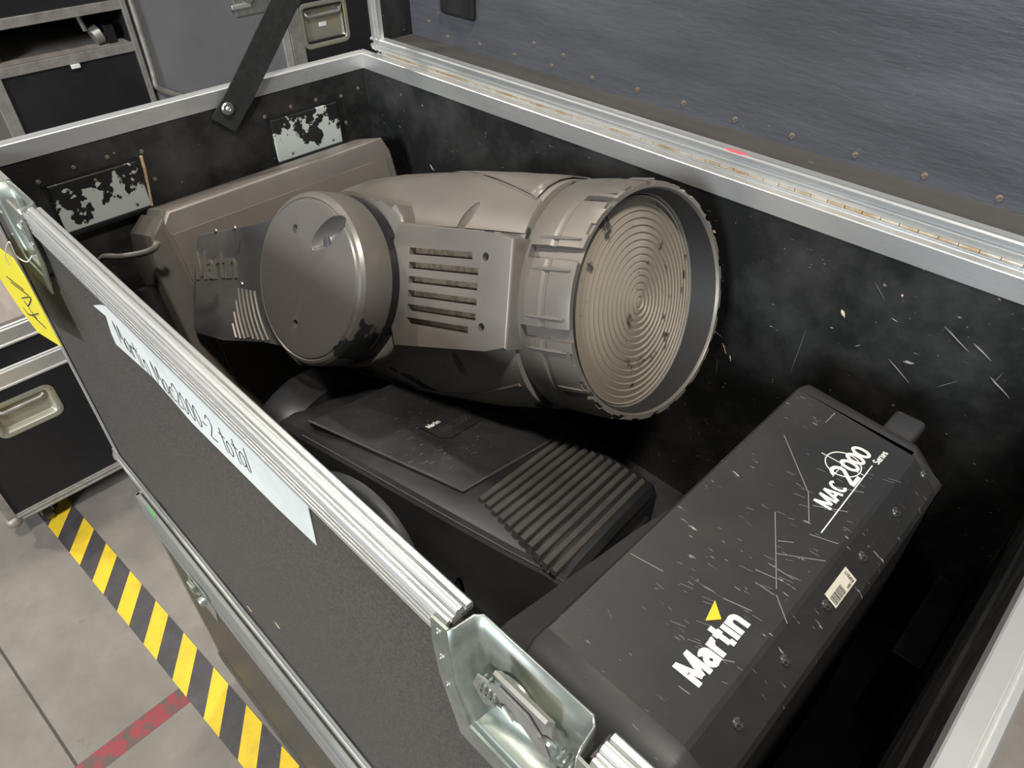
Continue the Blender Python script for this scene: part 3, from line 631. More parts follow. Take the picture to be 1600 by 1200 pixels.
def cboxm(s0, s1, r0, r1, a, hw):
    c_ = MB(); c_.box((0, 0, 0), (1, 1, 1), bev=0)
    rad = nr1 * math.cos(a) + w1 * math.sin(a); tan = -nr1 * math.sin(a) + w1 * math.cos(a)
    for v in c_.bm.verts: v.co = PLc + dr * (s0 + (s1 - s0) * v.co.x) + rad * (r0 + (r1 - r0) * v.co.y) + tan * ((v.co.z - .5) * 2 * hw)
    return c_
for a in (21, -15): cs.append(cboxm(-.072, .06, .1560, .18, R_(a), .0092))
for a in (52, 78, -48, -75, 103, 130, 157, -102, -130, -158, 184): cs.append(cboxm(rimh(R_(a)) - .042, rimh(R_(a)) + .01, .158, .18, R_(a), .0060))
for k in range(24):
    a = R_(k * 15 + 4)
    if 30 > ((k * 15 + 4 + 20) % 360) - 20 > -25: continue
    cs.append(cboxm(rimh(a) - .0048, rimh(a) + .01, .1606, .18, a, .0085))
ringo = M.build('front_ring', DUSTY, mh, cuts=cs, smooth=30)
NSL = 96; V = []; M = MB()
for r, h in ((.1488, .001), (.1496, .001), (.1500, .004), (.1536, 'r-.0045'), (.1528, 'r-.0045'), (.1490, .004)):
    V.append([M.bm.verts.new(RGf(r, (rimh(2 * math.pi * k / NSL) + float(h[1:])) if isinstance(h, str) else h, 2 * math.pi * k / NSL)) for k in range(NSL)])
for i in range(len(V)):
    A, B = V[i], V[(i + 1) % len(V)]
    for k in range(NSL): M.bm.faces.new((A[k], A[(k + 1) % NSL], B[(k + 1) % NSL], B[k]))
M.build('ring_lining', mat('dark_matt_lining', (.022, .021, .020), .6), ringo, smooth=40)
# ribs beside slots
for a in (28, 13.5, -7.5, -22.5):
    M = MB(); M.tube([RGf(.1665, s, R_(a)) for s in (-.068, -.055, -.02, rimh(R_(a)) - .006)], [.001, .0026, .0026, .001], 6); M.build('ring_rib', DUSTY, ringo, smooth=40)
for a in (57, 83, -43, -70): 
    M = MB(); M.tube([RGf(.1660, s, R_(a)) for s in (rimh(R_(a)) - .045, rimh(R_(a)) - .038, rimh(R_(a)) - .004)], [.001, .0022, .0012], 6); M.build('ring_rib', DUSTY, ringo, smooth=40)
# lens: stepped concentric rings
pr = [(0, .003)]; nr = 15
for k in range(nr):
    r0 = .1455 * (k + .15) / nr; r1 = .1455 * (k + 1) / nr; base_h = .003 - .007 * (k / nr) ** 2
    pr += [(r0 + .0006, base_h), ((r0 + r1) / 2, base_h - .0004), (r1 - .0020, base_h - .0016), (r1, base_h + .0004)]
pr += [(.1465, -.012), (0, -.015)]
MB().lathe(pr, PLc, dr, nr1, 144).build('lens', LENSM, mh, smooth=28)
MB().lathe([(0, -.02), (.149, -.02), (.149, -.06), (0, -.06)], PLc, dr, nr1, 48).build('lens_carrier', RUBBER, ringo)
# pivot cap and yoke arm (near side)
CW = -.006
M = MB(); M.lathe([(0, .2495), (.112, .2495), (.1165, .2485), (.1185, .2462), (.1205, .2475), (.1245, .2460), (.1285, .2410), (.1305, .2300), (.1315, .200), (.129, .192), (0, .192)], F1(0, 0, CW), n1, d1, 128)
cs = [MB().lathe([(0, .243), (.0064, .243), (.0064, .26), (0, .26)], F1(*p), n1, d1, 16) for p in ((-.026, 0, .068), (-.022, 0, -.074))]
cs.append(ell(F1, (.052, .262, .064), (.046, .036, .0185), .55))
MB_cap = M.build('pivot_cap', CAPM, mh, cuts=cs, smooth=25)
MB().lathe([(.100, .168), (.1300, .168), (.1305, .180), (.1290, .198), (.100, .198)], F1(0, 0, CW), n1, d1, 96, closed=True).build('rubber_seal', RUBBER, MB_cap, smooth=40)
hp_ = [(.137 * math.cos(R_(t)), CW + .137 * math.sin(R_(t))) for t in range(58, 303, 5)] + [(.095, -.112), (.112, -.094), (.124, -.07), (.126, .07), (.118, .096), (.100, .113)]
M = MB(); M.prism(hp_, .120, .1720, lambda u, v, h: F1(u, h, v), bev=.007); M.build('pivot_hub', DUSTY, hs, smooth=40)
def armpoly(): return [(-.338, .044), (-.332, .049), (-.136, .073), (-.06, .095), (.02, .10), (.05, .0), (.02, -.10), (-.08, -.116), (-.129, -.1165), (-.251, -.130), (-.345, -.131), (-.354, -.122), (-.352, -.045)]
arm = MB().prism(armpoly(), .182, .2365, lambda u, v, h: F1(u, h, v), bev=.0035).build('yoke_arm', ARMM, mh, smooth=35)
M = MB(); bott = lambda s: -.1165 + (s + .129) * .10 if s < -.129 else -.1165
for i in range(9):
    r = .1575 + .0118 * i; wt = -.036 if i < 5 else -.036 - .0205 * (i - 4)
    pts = []; a = math.pi - math.asin(wt / r) if abs(wt / r) < 1 else math.pi
    a0 = math.pi + math.asin(-wt / r); aend = a0
    k = 0
    while True:
        ang = a0 + k * .035; s = r * math.cos(ang); wv = r * math.sin(ang)
        lim = bott(s) + .001
        if wv < lim or k > 60: break
        pts.append(F1(s, .2372, wv)); k += 1
    if len(pts) > 2: M.tube(pts, .0026, 6)
M.build('cooling_ridges', DUSTY, arm, smooth=50)
for i in range(2):
    rr = .1345 + .006 * (1 - i); pts = [F1(rr * math.cos(a), .225 - .012 * i * 0, CW + rr * math.sin(a)) for a in [math.pi + .35 + .045 * k for k in range(22 + 2 * i)]]
    MB().tube(pts, .0024, 6).build('cap_ridge', DUSTY, MB_cap, smooth=50)
text('raised_lettering', 'Martin', F1(-.338, .2362, -.032), d1 + w1 * .10, w1, .050, DUSTY, arm, depth=.0026, bold=.13, xs=.80, spacing=.02)
MB().prism([(-.213, .040), (-.197, .044), (-.203, .020)], .236, .2378, lambda u, v, h: F1(u, h, v)).build('raised_triangle', ARMM, arm)
for p in [(-.193, -.028), (-.275, .056), (-.215, .063)]:
    MB().lathe([(0, .2385), (.003, .2385), (.0045, .2365), (0, .235)], F1(p[0], 0, p[1]), n1, d1, 14).build('screw', STEEL, arm, smooth=40)
# far yoke arm, crossbar, base
MB().prism(armpoly(), -.2365, -.178, lambda u, v, h: F1(u, h, v), bev=.0035).build('yoke_arm', ARMM, mh, smooth=35)
MB().prism([(-.352, .035), (-.300, .038), (-.285, -.10), (-.352, -.118)], -.19, .19, lambda u, v, h: F1(u, h, v), bev=.004).build('yoke_bridge', ARMM, mh, smooth=35)
e1 = Vector((.954, 0, .30)).normalized(); e2 = Vector((0, -1, 0)); e3 = Vector((-.30, 0, .954)).normalized()
B1 = Vector((.139, -.32, -.128))
def FB(a, b, c): return B1 + e1 * a + e2 * b + e3 * c
MB().lathe([(0, 0), (.10, 0), (.10, .12), (.09, .13), (0, .13)], FB(-.005, .01, -.25), e1, e2, 48).build('pan_bearing', BLK, mh, smooth=40)
hb = .262; Lb = .530
M = MB(); M.prism([(-hb + .012, 0), (hb - .04, 0), (hb, -.045), (hb, -Lb + .04), (hb - .04, -Lb), (-hb + .04, -Lb), (-hb, -Lb + .05), (-hb, -.03)], -.115, 0, lambda u, v, h: FB(h, u, v), bev=.006)
base1 = M.build('base', DUSTY, mh, smooth=35)
M = MB(); M.prism([(-hb + .020, -.040), (hb - .030, -.040), (hb - .030, -Lb + .05), (-hb + .020, -Lb + .05)], -.0005, .0035, lambda u, v, h: FB(h, u, v), bev=.001)
M.build('cover_plate', mat('dusty_brown_cover', (.125, .108, .090), .45, .1, alt=(.15, .13, .11), nscale=6, lo=.3, hi=.7), base1, smooth=35)
M = MB(); M.prism([(hb - .026, -.006), (hb + .006, -.030), (hb + .022, -.085), (hb + .022, -.40), (hb + .004, -.49), (hb - .026, -.51)], -.120, .010, lambda u, v, h: FB(h, u, v), bev=.006)
M.build('end_cap', mat('dusty_brown_end_cap', (.095, .085, .073), .45, .1, alt=(.12, .105, .09), nscale=6, lo=.3, hi=.7), base1, smooth=35)
for (b_, c_) in [(.205, -.105), (-.2, -.10)]: MB().lathe([(0, .0055), (.002, .0055), (.004, .0045), (.0048, .003), (0, .003)], FB(0, b_, c_), e1, e2, 14).build('screw', STEEL, base1, smooth=40)
hp = [ony(246, 378, -.597), ony(240, 389, -.606), ony(222, 396, -.618), ony(190, 401, -.635), ony(158, 404, -.652), ony(140, 410, -.655) + Vector((.02, 0, -.03))]
MB().tube(polyline_smooth(hp, 8), .0055, 10).build('carry_handle', ALUOLD, base1, smooth=50)
M = MB(); M.tube([FB(-.05, hb + .035, -.12), FB(-.05, hb + .040, -.30)], .017, 20); M.build('cable_gland', BLK, base1, smooth=40)

# ================================================================== MOVING HEAD 2 (black, beneath)
m2 = thing('moving_head_light', (1.25, -.42, -.669), 'black scratched moving head stage light with louvred head, lying under the dusty one', 'stage light')
ya, ra = R_(10), R_(15)
gx = Vector((math.cos(ya), math.sin(ya), 0)); gn0 = Vector((math.sin(ya), -math.cos(ya), 0)); gy = (gn0 * math.cos(ra) + Vector((0, 0, 1)) * math.sin(ra)).normalized(); gz = gx.cross(-gy).normalized()
if gz.z < 0: gz = -gz
P2 = Vector((.920, -.529, -.270)); O2 = P2 - gy * .100 - gz * .155          # P2: where louvre and top panel meet at the near side
def F2(s, n, w): return O2 + gx * s + gy * n + gz * w
CS = [(.0, .156), (.108, .155), (.138, .149), (.147, .138), (.153, .10), (.155, .02), (.150, -.06), (.125, -.13), (.08, -.152), (0, -.156)]
CS = CS + [(-n, w) for n, w in CS[::-1][1:-1]]
def sec2(s, kn, kt, kb): return [F2(s, n * kn, w * (kt if w > 0 else kb)) for n, w in CS]
SEC = [(-.375, .74, .70, .74), (-.365, .80, .76, .80), (-.345, .84, .82, .84), (-.29, .95, .93, .95), (-.22, 1.0, .985, 1.0), (-.10, 1.0, .992, 1.0), (.0, 1.0, .998, .98), (.08, .985, .995, .90), (.130, .955, .985, .78), (.158, .93, .95, .66), (.166, .90, .90, .60)]
M = MB(); M.loft([sec2(*q) for q in SEC])
cs = [ell(F2, (.028, .152, .035), (.010, .014, .036), .1)]
h2o = M.build('head_shell', BLK, m2, cuts=cs, smooth=28)
MB().lathe([(.118, -.43), (.140, -.43), (.145, -.42), (.145, -.352), (.118, -.352)], O2, gx, gy, 64, closed=True).build('front_ring', BLK, m2, smooth=40)
MB().lathe([(0, -.415), (.119, -.405), (.119, -.37), (0, -.37)], O2, gx, gy, 48).build('lens', LENSM, m2, smooth=40)
M = MB(); M.prism([(-.288, .124), (-.022, .100), (-.004, -.126), (-.288, -.130)], .150, .1582, lambda u, v, h: F2(u, v, h - max(0, -.17 - u) ** 2 * .35), bev=.001)
pl = M.build('top_panel', BLKS, m2, smooth=35)
M = MB(); M.tube([F2(-.288, .126, .1545), F2(-.16, .1145, .1560), F2(-.022, .102, .1570), F2(-.002, -.126, .1565)], .0018, 6); M.build('panel_edge', BLKD, pl, smooth=50)
M = MB(); M.tube([F2(q_[0], .1435 * q_[1], .1435 * q_[2]) for q_ in SEC[3:10]], .0013, 6); M.build('shoulder_edge', BLKD, h2o, smooth=50)
# badge
M = MB(); M.prism([(-.164, .024), (-.164, -.070), (-.118, -.070), (-.112, -.060), (-.112, .012), (-.124, .024)], .1575, .1590, lambda u, v, h: F2(u, v, h)); bd = M.build('badge', BLK, m2)
text('badge_lettering', 'Martin', F2(-.150, .018, .1592), -gy, -gx, .0085, PRINT, bd, depth=.0002, bold=.18)
text('badge_lettering', 'MAC2000', F2(-.126, .008, .1592), -gy, -gx, .0145, ENDCAP, bd, depth=.0002, bold=.18, xs=.9)
# louvre block: separate long slats across the tail
for i in range(11):
    s0_ = .002 + .0139 * i; nn = .101 + .0045 * i; drop = .0022 * max(0, i - 7)
    M = MB(); M.prism([(s0_, .150), (s0_ + .0008, .1600 - drop), (s0_ + .0020, .1612 - drop), (s0_ + .0078, .1592 - drop), (s0_ + .0086, .1575 - drop), (s0_ + .0086, .145)], -.112, min(nn, .143), lambda u, v, h: F2(u, h, v)); M.build('slat', BLKD, h2o)
for i in range(2):
    s0_ = .160 + .006 * i; w_ = .128 - .026 * i
    M = MB(); M.prism([(s0_ - .01, w_), (s0_ + .006, w_), (s0_ + .0075, w_ - .004), (s0_ - .01, w_ - .010)], -.105, .132 - .01 * i, lambda u, v, h: F2(u, h, v)); M.build('slat', BLK, h2o)
# yoke arms
for sg in (1, -1):
    n0, n1_ = (.157, .196) if sg > 0 else (-.196, -.157)
    M = MB(); M.prism([(-.27, -.10), (-.27, .06), (-.18, .10), (-.06, .085), (.10, .040), (.165, .0), (.165, -.10), (-.1, -.12)], n0, n1_, lambda u, v, h: F2(u, h, v - .02), bev=.004)
    a_ = M.build('yoke_arm', BLK, m2, smooth=35)
    hh = .196 if sg > 0 else -.196
    MB().lathe([(0, .014), (.110, .014), (.118, .012), (.1225, .007), (.124, 0), (0, 0)], F2(-.12, hh, .048 if sg > 0 else -.01), gy * sg, gx, 64).build('pivot_cap', ENDCAP, a_, smooth=40)
MB().prism([(.168, .0), (.205, .0), (.205, -.10), (.168, -.10)], -.19, .19, lambda u, v, h: F2(u, h, v), bev=.004).build('yoke_bridge', BLK, m2)
# base of head 2 (stands on its side by the right wall)
ZT = -.150
MB().lathe([(0, 0), (.11, 0), (.11, .05), (0, .05)], (1.150, -.42, -.42), (-1, 0, 0), (0, 1, 0), 40).build('pan_bearing', BLK, m2, smooth=40)
sec = [(1.155, ZT - .004), (1.159, ZT), (1.309, ZT), (1.314, ZT - .002), (1.346, ZT - .022), (1.350, ZT - .028), (1.350, ZF + .002), (1.155, ZF + .002)]
base2 = MB().prism(sec, -.655, -.190, lambda u, v, h: (u, h, v)).build('base', BASEM, m2)
# end caps
M = MB(); S_ = lambda k: [(1.235 + (x - 1.235) * k, ZT + .0005 + (z - ZT) * k) if z > -.4 else (1.235 + (x - 1.235) * k, z + (1 - k) * .04) for x, z in sec]
def ringat(y, k, dz=0): return [Vector((x, y + (-.03 * ((x - 1.20) / .15) ** 2 if (y > -.4 and z > -.4 and x > 1.2) else 0) * (1 if y > -.189 else 0), z + (dz if z > -.4 else 0))) for x, z in S_(k)]
M.loft([ringat(-.190, 1.0), ringat(-.180, 1.0), ringat(-.168, .985, -.001), ringat(-.158, .95, -.003), ringat(-.153, .90, -.012)]); M.build('end_cap', ENDCAP, m2, smooth=50)
M = MB(); M.loft([ringat(-.655, 1.0), ringat(-.672, .995), ringat(-.690, .975, -.012), ringat(-.705, .94, -.035), ringat(-.712, .90, -.055)]); M.build('end_cap', ENDCAP, m2, smooth=50)
MB().box((1.262, -.175, ZT - .03), (1.300, -.118, ZT - .006), bev=.006).build('lock_tab', ENDCAP, m2, smooth=35)
MB().prism([(1.104, -.690), (1.106, -.655), (1.128, -.468), (1.156, -.30), (1.156, -.690)], ZF + .01, ZT - .05, lambda u, v, h: (u, v, h), bev=.003).build('yoke_side_cover', MATTE, m2, smooth=35)
def stripz(x): return ZT - .002 - (x - 1.314) * 20 / 32
sn = Vector((.53, 0, .848))
rv = []
s0 = rivet(base2, LOCS[base2], sn, .0060, .0026, m=mat('dark_screw_steel', (.20, .20, .19), .35, .8, alt=(.08, .08, .08), nscale=300), name='screw')
for i, y in enumerate((-.202, -.280, -.362, -.442, -.522, -.602)):
    o = s0 if i == 0 else s0.copy()
    if i: COL.objects.link(o)
    o.location = Vector((1.330, y, stripz(1.330) + .0006)) - LOCS[base2]
# printed lettering (on the top face, reading away from the camera)
text('printed_name', 'Martin', (1.2905, -.605, ZT + .0002), (0, 1, 0), (-1, 0, 0), .028, PRINT, base2, depth=.0004, bold=.205, xs=.90, spacing=.03)
MB().prism([tuple(onz(*q_, ZT)[:2]) for q_ in ((1117, 938), (1102, 970), (1127, 968))], ZT, ZT + .0006, lambda u, v, h: (u, v, h)).build('printed_triangle', YPRINT, base2)
text('printed_name', 'MAC', (1.2800, -.340, ZT + .0002), (0, 1, 0), (-1, 0, 0), .020, PRINT, base2, depth=.0004, bold=.17, xs=.98, spacing=.0)
text('printed_name', '2', (1.2835, -.292, ZT + .0002), (0, 1, 0), (-1, 0, 0), .033, PRINT, base2, depth=.0004, bold=.14, xs=1.0)
text('printed_name', '000', (1.2765, -.270, ZT + .0002), (0, 1, 0), (-1, 0, 0), .023, PRINT, base2, depth=.0004, bold=.17, xs=.95, spacing=-.03)
text('printed_name', 'Series', (1.2885, -.2385, ZT + .0002), (0, 1, 0), (-1, 0, 0), .0085, PRINT, base2, depth=.0003, bold=.16, xs=1.0, spacing=.02)
M = MB(); M.strip([(1.287, -.375, ZT + .0002), (1.2835, -.245, ZT + .0002)], .0006, (0, 0, 1)); ct = Vector((1.259, -.266, ZT + .0002))
M.strip([ct + Vector((math.cos(a), math.sin(a), 0)) * .0195 for a in [2 * math.pi * k / 40 for k in range(41)]], .0006, (0, 0, 1)); M.strip([ct + Vector((-.026, 0, 0)), ct + Vector((.024, 0, 0))], .0004, (0, 0, 1)); M.strip([ct + Vector((0, -.026, 0)), ct + Vector((0, .026, 0))], .0004, (0, 0, 1))
M.build('printed_lines', PRINT, base2)
M = MB(); random.seed(11)
SCR = mat('pale_scratches', (.19, .19, .185), .5)
def scratch(p, q, w_=.0004): M.strip([Vector((*p, ZT + .0001)), Vector((*q, ZT + .0001))], w_, (0, 0, 1), .0002)
def zz(x, y): p = onz(x, y, ZT); return (p.x, p.y)
for a_, b_ in [((1225, 680), (1263, 770)), ((1263, 770), (1264, 815)), ((1211, 800), (1213, 920)), ((1213, 930), (1230, 975)), ((1213, 865), (1290, 877)), ((985, 865), (1036, 893)), ((1290, 605 + 55), (1307, 643)), ((1180, 890), (1214, 905)),
               ((1215, 845), (1240, 848)), ((1130, 935), (1175, 955)), ((1180, 910), (1210, 930)), ((1265, 835), (1310, 850)), ((1200, 880), (1240, 905)), ((1270, 790), (1325, 800)), ((1300, 760), (1350, 770)), ((1060, 1072), (1078, 1085)), ((1125, 1030), (1148, 1035))]:
    scratch(zz(*a_), zz(*b_), .0005)
for k in range(60):
    y = random.uniform(-.60, -.25); x = random.uniform(1.20, 1.305); l = random.uniform(.003, .016); scratch((x, y), (x + l * .9, y + l * random.uniform(-.1, .45)), .00022)
M.build('scratches', SCR, base2)['kind'] = 'stuff'
st = MB().prism([(-.0225, -.0085), (.0225, -.0085), (.0225, .0085), (-.0225, .0085)], 0, .0005, lambda u, v, h: Vector((1.330, -.413, stripz(1.330) + .0002)) + Vector((0, u, 0)) + Vector((.848, 0, -.53)) * v * .98 + sn * h).build('asset_sticker', STICK, base2)
def stp(u, v, h=.0006): return Vector((1.330, -.413, stripz(1.330) + .0002)) + Vector((0, u, 0)) + Vector((.848, 0, -.53)) * v + sn * h
M = MB(); u = -.020
for k, wd in enumerate([.0008, .0004, .0012, .0004, .0008, .0004, .0014, .0004, .0006, .001, .0004, .0008, .0004, .0012, .0005, .0004]):
    M.prism([(u, -.002), (u + wd, -.002), (u + wd, .0075), (u, .0075)], .0005, .0007, lambda a, b, h: stp(a, -b + .005, h)); u += wd + .0007
M.build('barcode', INK, st)
text('sticker_lettering', 'ASPECT', stp(.0195, .0068), -Vector((.848, 0, -.53)), (0, -1, 0), .0040, INK, st, depth=.0002, bold=.16, xs=.75, spacing=.08)
text('sticker_lettering', 'ASPECT', stp(.006, .0068), (0, 1, 0), -Vector((.848, 0, -.53)), .0026, INK, st, depth=.0002, bold=.15, xs=.8, spacing=.1)

# ================================================================== FLOOR MARKINGS
ht = thing('hazard_tape', (0, -.88, -ZR), 'yellow and black striped hazard tape stuck along the concrete floor', 'floor tape')
M = MB(); zt = -ZR + .001
c0 = Vector((-1.4, -.951, zt)); cdv = Vector((1, .065, 0))
def tp(u, t):  # u along x at the far edge, t 0 (near edge) .. 1 (far edge); stripes lean
    return Vector((u + (1 - t) * .118, -.951 + .065 * (u + (1 - t) * .118 + 1.4) + (t - .5) * .098 + .0, zt))
u = -1.46; P_ = .1665; tb = bmesh.new()
while u < 1.6:
    for a_, b_, mi in ((0, .46, 0), (.46, 1, 1)):
        q = [tp(u + a_ * P_, 0), tp(u + b_ * P_, 0), tp(u + b_ * P_, 1), tp(u + a_ * P_, 1)]
        f = tb.faces.new([tb.verts.new(v) for v in q]); f.material_index = mi
    u += P_
bmesh.ops.remove_doubles(tb, verts=tb.verts[:], dist=1e-5); M.merge(tb)
M.build('tape_strip', YEL, ht, mats=[YEL, BLT])
a_, b_ = onz(140, 1200, -ZR), onz(300, 1077, -ZR); dd = (b_ - a_).normalized(); a2 = a_ - dd * .8
M = MB(); M.strip([Vector((a2.x, a2.y, -ZR + .0002)), Vector((b_.x, b_.y, -ZR + .0002))], .030, (0, 0, 1), .0006)
tag(M.build('floor_line', RED), 'worn red painted line on the concrete floor ending at the hazard tape', 'floor marking')
a_, b_ = onz(0, 1015, -ZR), onz(122, 1200, -ZR); dd = (b_ - a_); 
M = MB(); M.strip([Vector((*(a_ - dd * 3)[:2], -ZR + .0001)), Vector((*(a_ + dd * .5)[:2], -ZR + .0001)), Vector((*(b_ + dd * 2)[:2], -ZR + .0001))], .0035, (0, 0, 1), .0004)
o = M.build('trim_1', mat('dark_joint_filler', (.07, .06, .055), .9)); struct(o)

# ================================================================== CRATE AT LOWER LEFT
cx0 = -.818
cr = thing('flight_case', (cx0 - .3, -.7, -1.40), 'black flight case on castors at far left with recessed spring handle', 'flight case')
yn, yf_ = -1.042, -.30; zb, ztp = -1.40, -.735
def handle(parent, X, yc, zc, w_=.19, h_=.125):
    M = MB(); rr = .028
    def rrect(w, h, r, n=5):
        P = []
        for cx_, cy_, a0 in ((w / 2 - r, h / 2 - r, 0), (-w / 2 + r, h / 2 - r, 90), (-w / 2 + r, -h / 2 + r, 180), (w / 2 - r, -h / 2 + r, 270)):
            for k in range(n + 1): a = R_(a0 + 90 * k / n); P.append((cx_ + r * math.cos(a), cy_ + r * math.sin(a)))
        return P
    o_ = rrect(w_, h_, rr); i_ = rrect(w_ - .036, h_ - .036, rr * .5); i2 = rrect(w_ - .05, h_ - .05, rr * .4); V = []
    for pts, x in ((o_, .0005), (o_, .002), ([(p[0] * .97, p[1] * .96) for p in o_], .003), ([(p[0] * 1.03, p[1] * 1.04) for p in i_], .003), (i_, .001), (i2, -.018)):
        V.append([M.bm.verts.new((X + x, yc + p[0], zc + p[1])) for p in pts])
    for i in range(len(V) - 1):
        for k in range(len(o_)): M.bm.faces.new((V[i][k], V[i][(k + 1) % len(o_)], V[i + 1][(k + 1) % len(o_)], V[i + 1][k]))
    M.bm.faces.new(V[-1]); hd = M.build('recessed_handle', BRASS, parent, smooth=45)
    wy = w_ / 2 - .032
    MB().tube([(X - .012, yc - wy, zc + h_ * .27), (X - .004, yc - wy, zc + h_ * .24), (X - .002, yc - wy + .01, zc + h_ * .20), (X - .002, yc + wy - .01, zc + h_ * .20), (X - .004, yc + wy, zc + h_ * .24), (X - .012, yc + wy, zc + h_ * .27)], .007, 10).build('grip', ALUOLD, hd, smooth=50)
    rivets(hd, [(X + .003, yc + sy * (w_ / 2 - .010), zc + sz * (h_ / 2 - .022)) for sy in (-1, 1) for sz in (-1, 1)], (1, 0, 0), .0045, m=STEEL)
    return hd
def boxhole(name, a, b, hole, m, parent):
    c_ = MB(); c_.box(*hole); return MB().box(a, b).build(name, m, parent, cuts=[c_], smooth=None if False else 30)
boxhole('case_body', (cx0 - .60, yn, zb), (cx0, yf_, -.87), ((cx0 - .03, -.925, -1.075), (cx0 + .01, -.765, -.975)), CASEBLK, cr)
MB().box((cx0 - .60, yn + .004, -.86), (cx0 - .004, yf_, -.745)).build('lid', CASEBLK, cr)
MB().box((cx0 - .60, yn + .01, -.745), (cx0 - .008, yf_, -.728)).build('lid_top', BRNTOP, cr)
for z0, z1 in ((-.795, -.733), (-.922, -.858), (zb, zb + .034)):
    MB().prism([(0, z0), (.005, z0), (.0065, z0 + .006), (.004, z0 + .010), (.0065, z0 + .014), (.0065, z1 - .012), (.004, z1 - .008), (.006, z1 - .003), (.004, z1), (0, z1)], yn - .002, yf_, lambda u, v, h: (cx0 - .0005 + u, h, v)).build('edge_trim', ALUOLD if z0 < -1 else ALU, cr)
MB().box((cx0 - .02, yn - .004, zb), (cx0 + .006, yn + .022, -.735)).build('corner_trim', ALUOLD, cr)
ballcorner(cr, (cx0 - .008, yn + .010, zb + .006), .026)
handle(cr, cx0, -.845, -1.025)
for x in (cx0 - .07, cx0 - .5):
    for y in (yn + .10, yf_ - .10): castor(cr, x, y)

# ================================================================== RACK, GREY CASE, BLACK CASE BEHIND
X0 = -1.5
rk = thing('storage_rack', (X0 - .3, -.3, -1.49), 'open black rack case with aluminium shelf edges at top left', 'rack')
ry0, ry1 = -.405, .046; D_ = .5
MB().box((X0 - D_, ry0, -1.49), (X0 - .006, ry1, -.275)).build('lower_drawer', CASEBLK, rk)
MB().box((X0 - D_, ry0 - .5, -.276), (X0, ry1, -.262)).build('shelf', BRNTOP, rk)
MB().box((X0 - D_, ry0 - .5, -.135), (X0 - .004, ry1, .3)).build('upper_drawer', CASEBLK, rk)
MB().box((X0 - D_, ry0 - .5, -.262), (X0 - D_ + .01, ry1, -.135)).build('back_panel', CASEBLK, rk)
MB().box((X0 - D_, ry1 + .002, -1.49), (X0 - .01, ry1 + .008, .3)).build('side_panel', CASEBLK, rk)
MB().box((X0 - D_, ry0 - .5, -1.49), (X0 - .004, ry0 - .035, -.277)).build('side_drawer', mat('grey_brown_panel', (.13, .115, .105), .6), rk)
for z0, z1 in ((-.287, -.256), (-.150, -.119)):
    MB().box((X0 - .010, ry0 - .5, z0), (X0 + .003, ry1 + .004, z1), bev=.0015).build('shelf_edge', ALUOLD, rk)
MB().box((X0 - .010, ry1 - .002, -1.49), (X0 + .005, ry1 + .016, .3), bev=.002).build('upright', ALUOLD, rk)
MB().box((X0 - .010, ry0 - .035, -1.49), (X0 + .003, ry0 + .006, -.275), bev=.002).build('upright', ALUOLD, rk)
p = onx(118, 103, X0 + .004); MB().box((X0, p.y - .015, p.z - .008), (X0 + .008, p.y + .015, p.z + .006), bev=.002).build('white_tab', WHITE, rk, smooth=30)
ck = thing('rigging_clamp', (X0 - .06, -.02, -.261), 'small metal rigging clamp lying on the open rack shelf', 'clamp')
MB().lathe([(.016, -.014), (.030, -.014), (.030, .014), (.016, .014)], (X0 - .07, -.045, -.230), (0, 1, .3), (1, 0, 0), 24, closed=True).build('clamp_jaw', ALUOLD, ck, smooth=40)
MB().tube([(X0 - .07, -.075, -.21), (X0 - .07, -.085, -.160)], .009, 10).build('bolt', STEEL, ck, smooth=40)
MB().box((X0 - .09, -.020, -.261), (X0 - .05, .015, -.20), bev=.004).build('bracket', RUBBER, ck)
cb_ = MB(); pts = []
for k in range(60):
    a = k * .42; pts.append((X0 - .11 + .045 * math.cos(a), -.41 + .05 * math.sin(a), -.256 + .0006 * k))
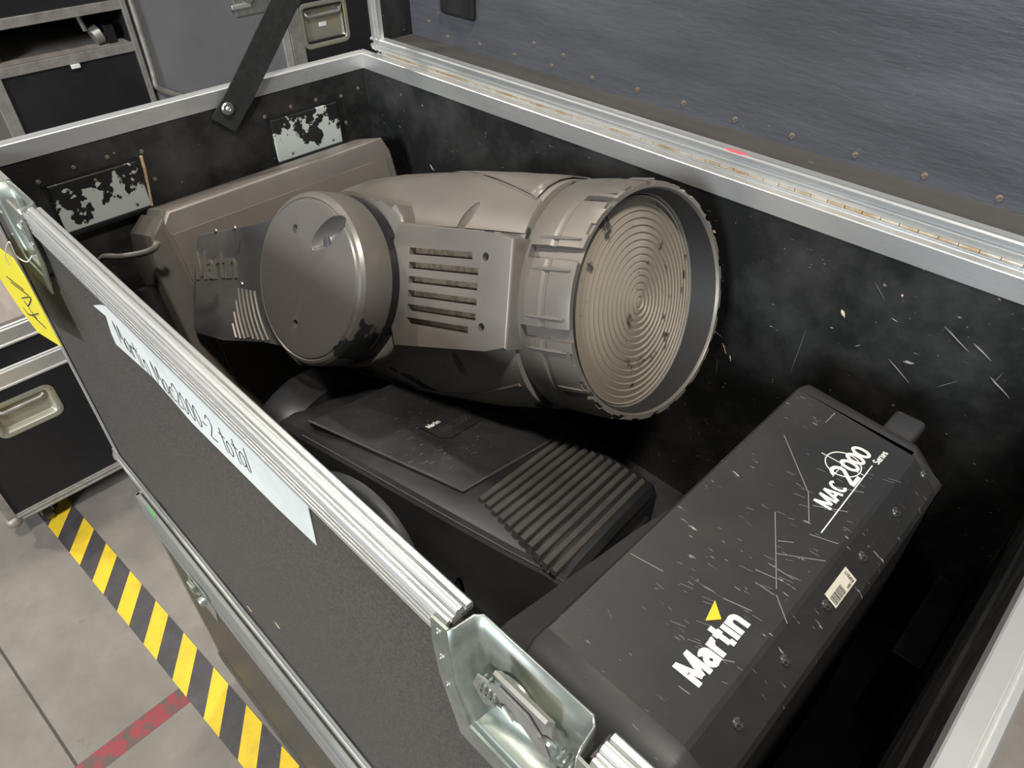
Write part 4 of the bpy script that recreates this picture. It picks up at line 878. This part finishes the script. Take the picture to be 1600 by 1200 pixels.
cb_.tube(pts, .006, 8); tag(cb_.build('cable_coil', CABLE, smooth=50), 'grey coiled cable on the open rack shelf', 'cable')

# grey case between the rack and the black case
gc = thing('flight_case', (-1.7, .36, -1.48), 'grey panelled flight case standing between the rack and the black case', 'flight case')
GX = -1.505; gy0, gy1 = .076, .660
MB().box((GX - .45, gy0, -1.48), (GX, gy1, .6)).build('case_body', CASEGREY, gc)
M = MB(); M.tube(polyline_smooth([(GX + .006, gy0 + .006, .6), (GX + .006, gy0 + .006, -.25)] + [onx(x_, y_, GX + .008) for x_, y_ in ((240, 118), (246, 136), (266, 145), (290, 152), (330, 167), (430, 205), (455, 214))], 6), .011, 8); M.build('bent_trim', ALUOLD, gc, smooth=50)
MB().box((GX - .004, gy1 - .030, -1.48), (GX + .008, gy1 + .004, .6), bev=.002).build('edge_trim', ALU, gc)
p = onx(385, 5, GX); M = MB(); M.box((GX, p.y - .055, p.z - .04), (GX + .006, p.y + .085, p.z + .13), bev=.002); lg = M.build('latch', STEEL, gc)
MB().lathe([(0, .014), (.026, .014), (.032, .008), (.032, 0), (0, 0)], (GX + .005, p.y + .005, p.z + .03), (1, 0, 0), (0, 1, 0), 24).build('cam_drum', STEEL, lg, smooth=40)
MB().box((GX + .006, p.y - .07, p.z - .012), (GX + .016, p.y + .01, p.z + .004), bev=.003).build('butterfly_wing', ALU, lg)
# black case right of it
bc = thing('flight_case', (-1.7, 1.1, -1.48), 'black flight case with recessed handle standing behind the open case', 'flight case')
BX = -1.500; by0, by1 = .666, 1.7
ph = onx(508, 36, BX)
boxhole('case_body', (BX - .45, by0, -1.48), (BX, by1, .6), ((BX - .03, ph.y - .095, ph.z - .062), (BX + .01, ph.y + .095, ph.z + .062)), CASEBLK, bc)
MB().box((BX - .004, by0, -1.48), (BX + .006, by0 + .058, .6), bev=.002).build('edge_trim', ALUOLD, bc)
hh = handle(bc, BX, ph.y, ph.z, .232, .175)
MB().box((BX - .019, ph.y - .020, ph.z - .014), (BX - .015, ph.y + .016, ph.z + .002), bev=.0015).build('white_sticker', WHITE, hh)
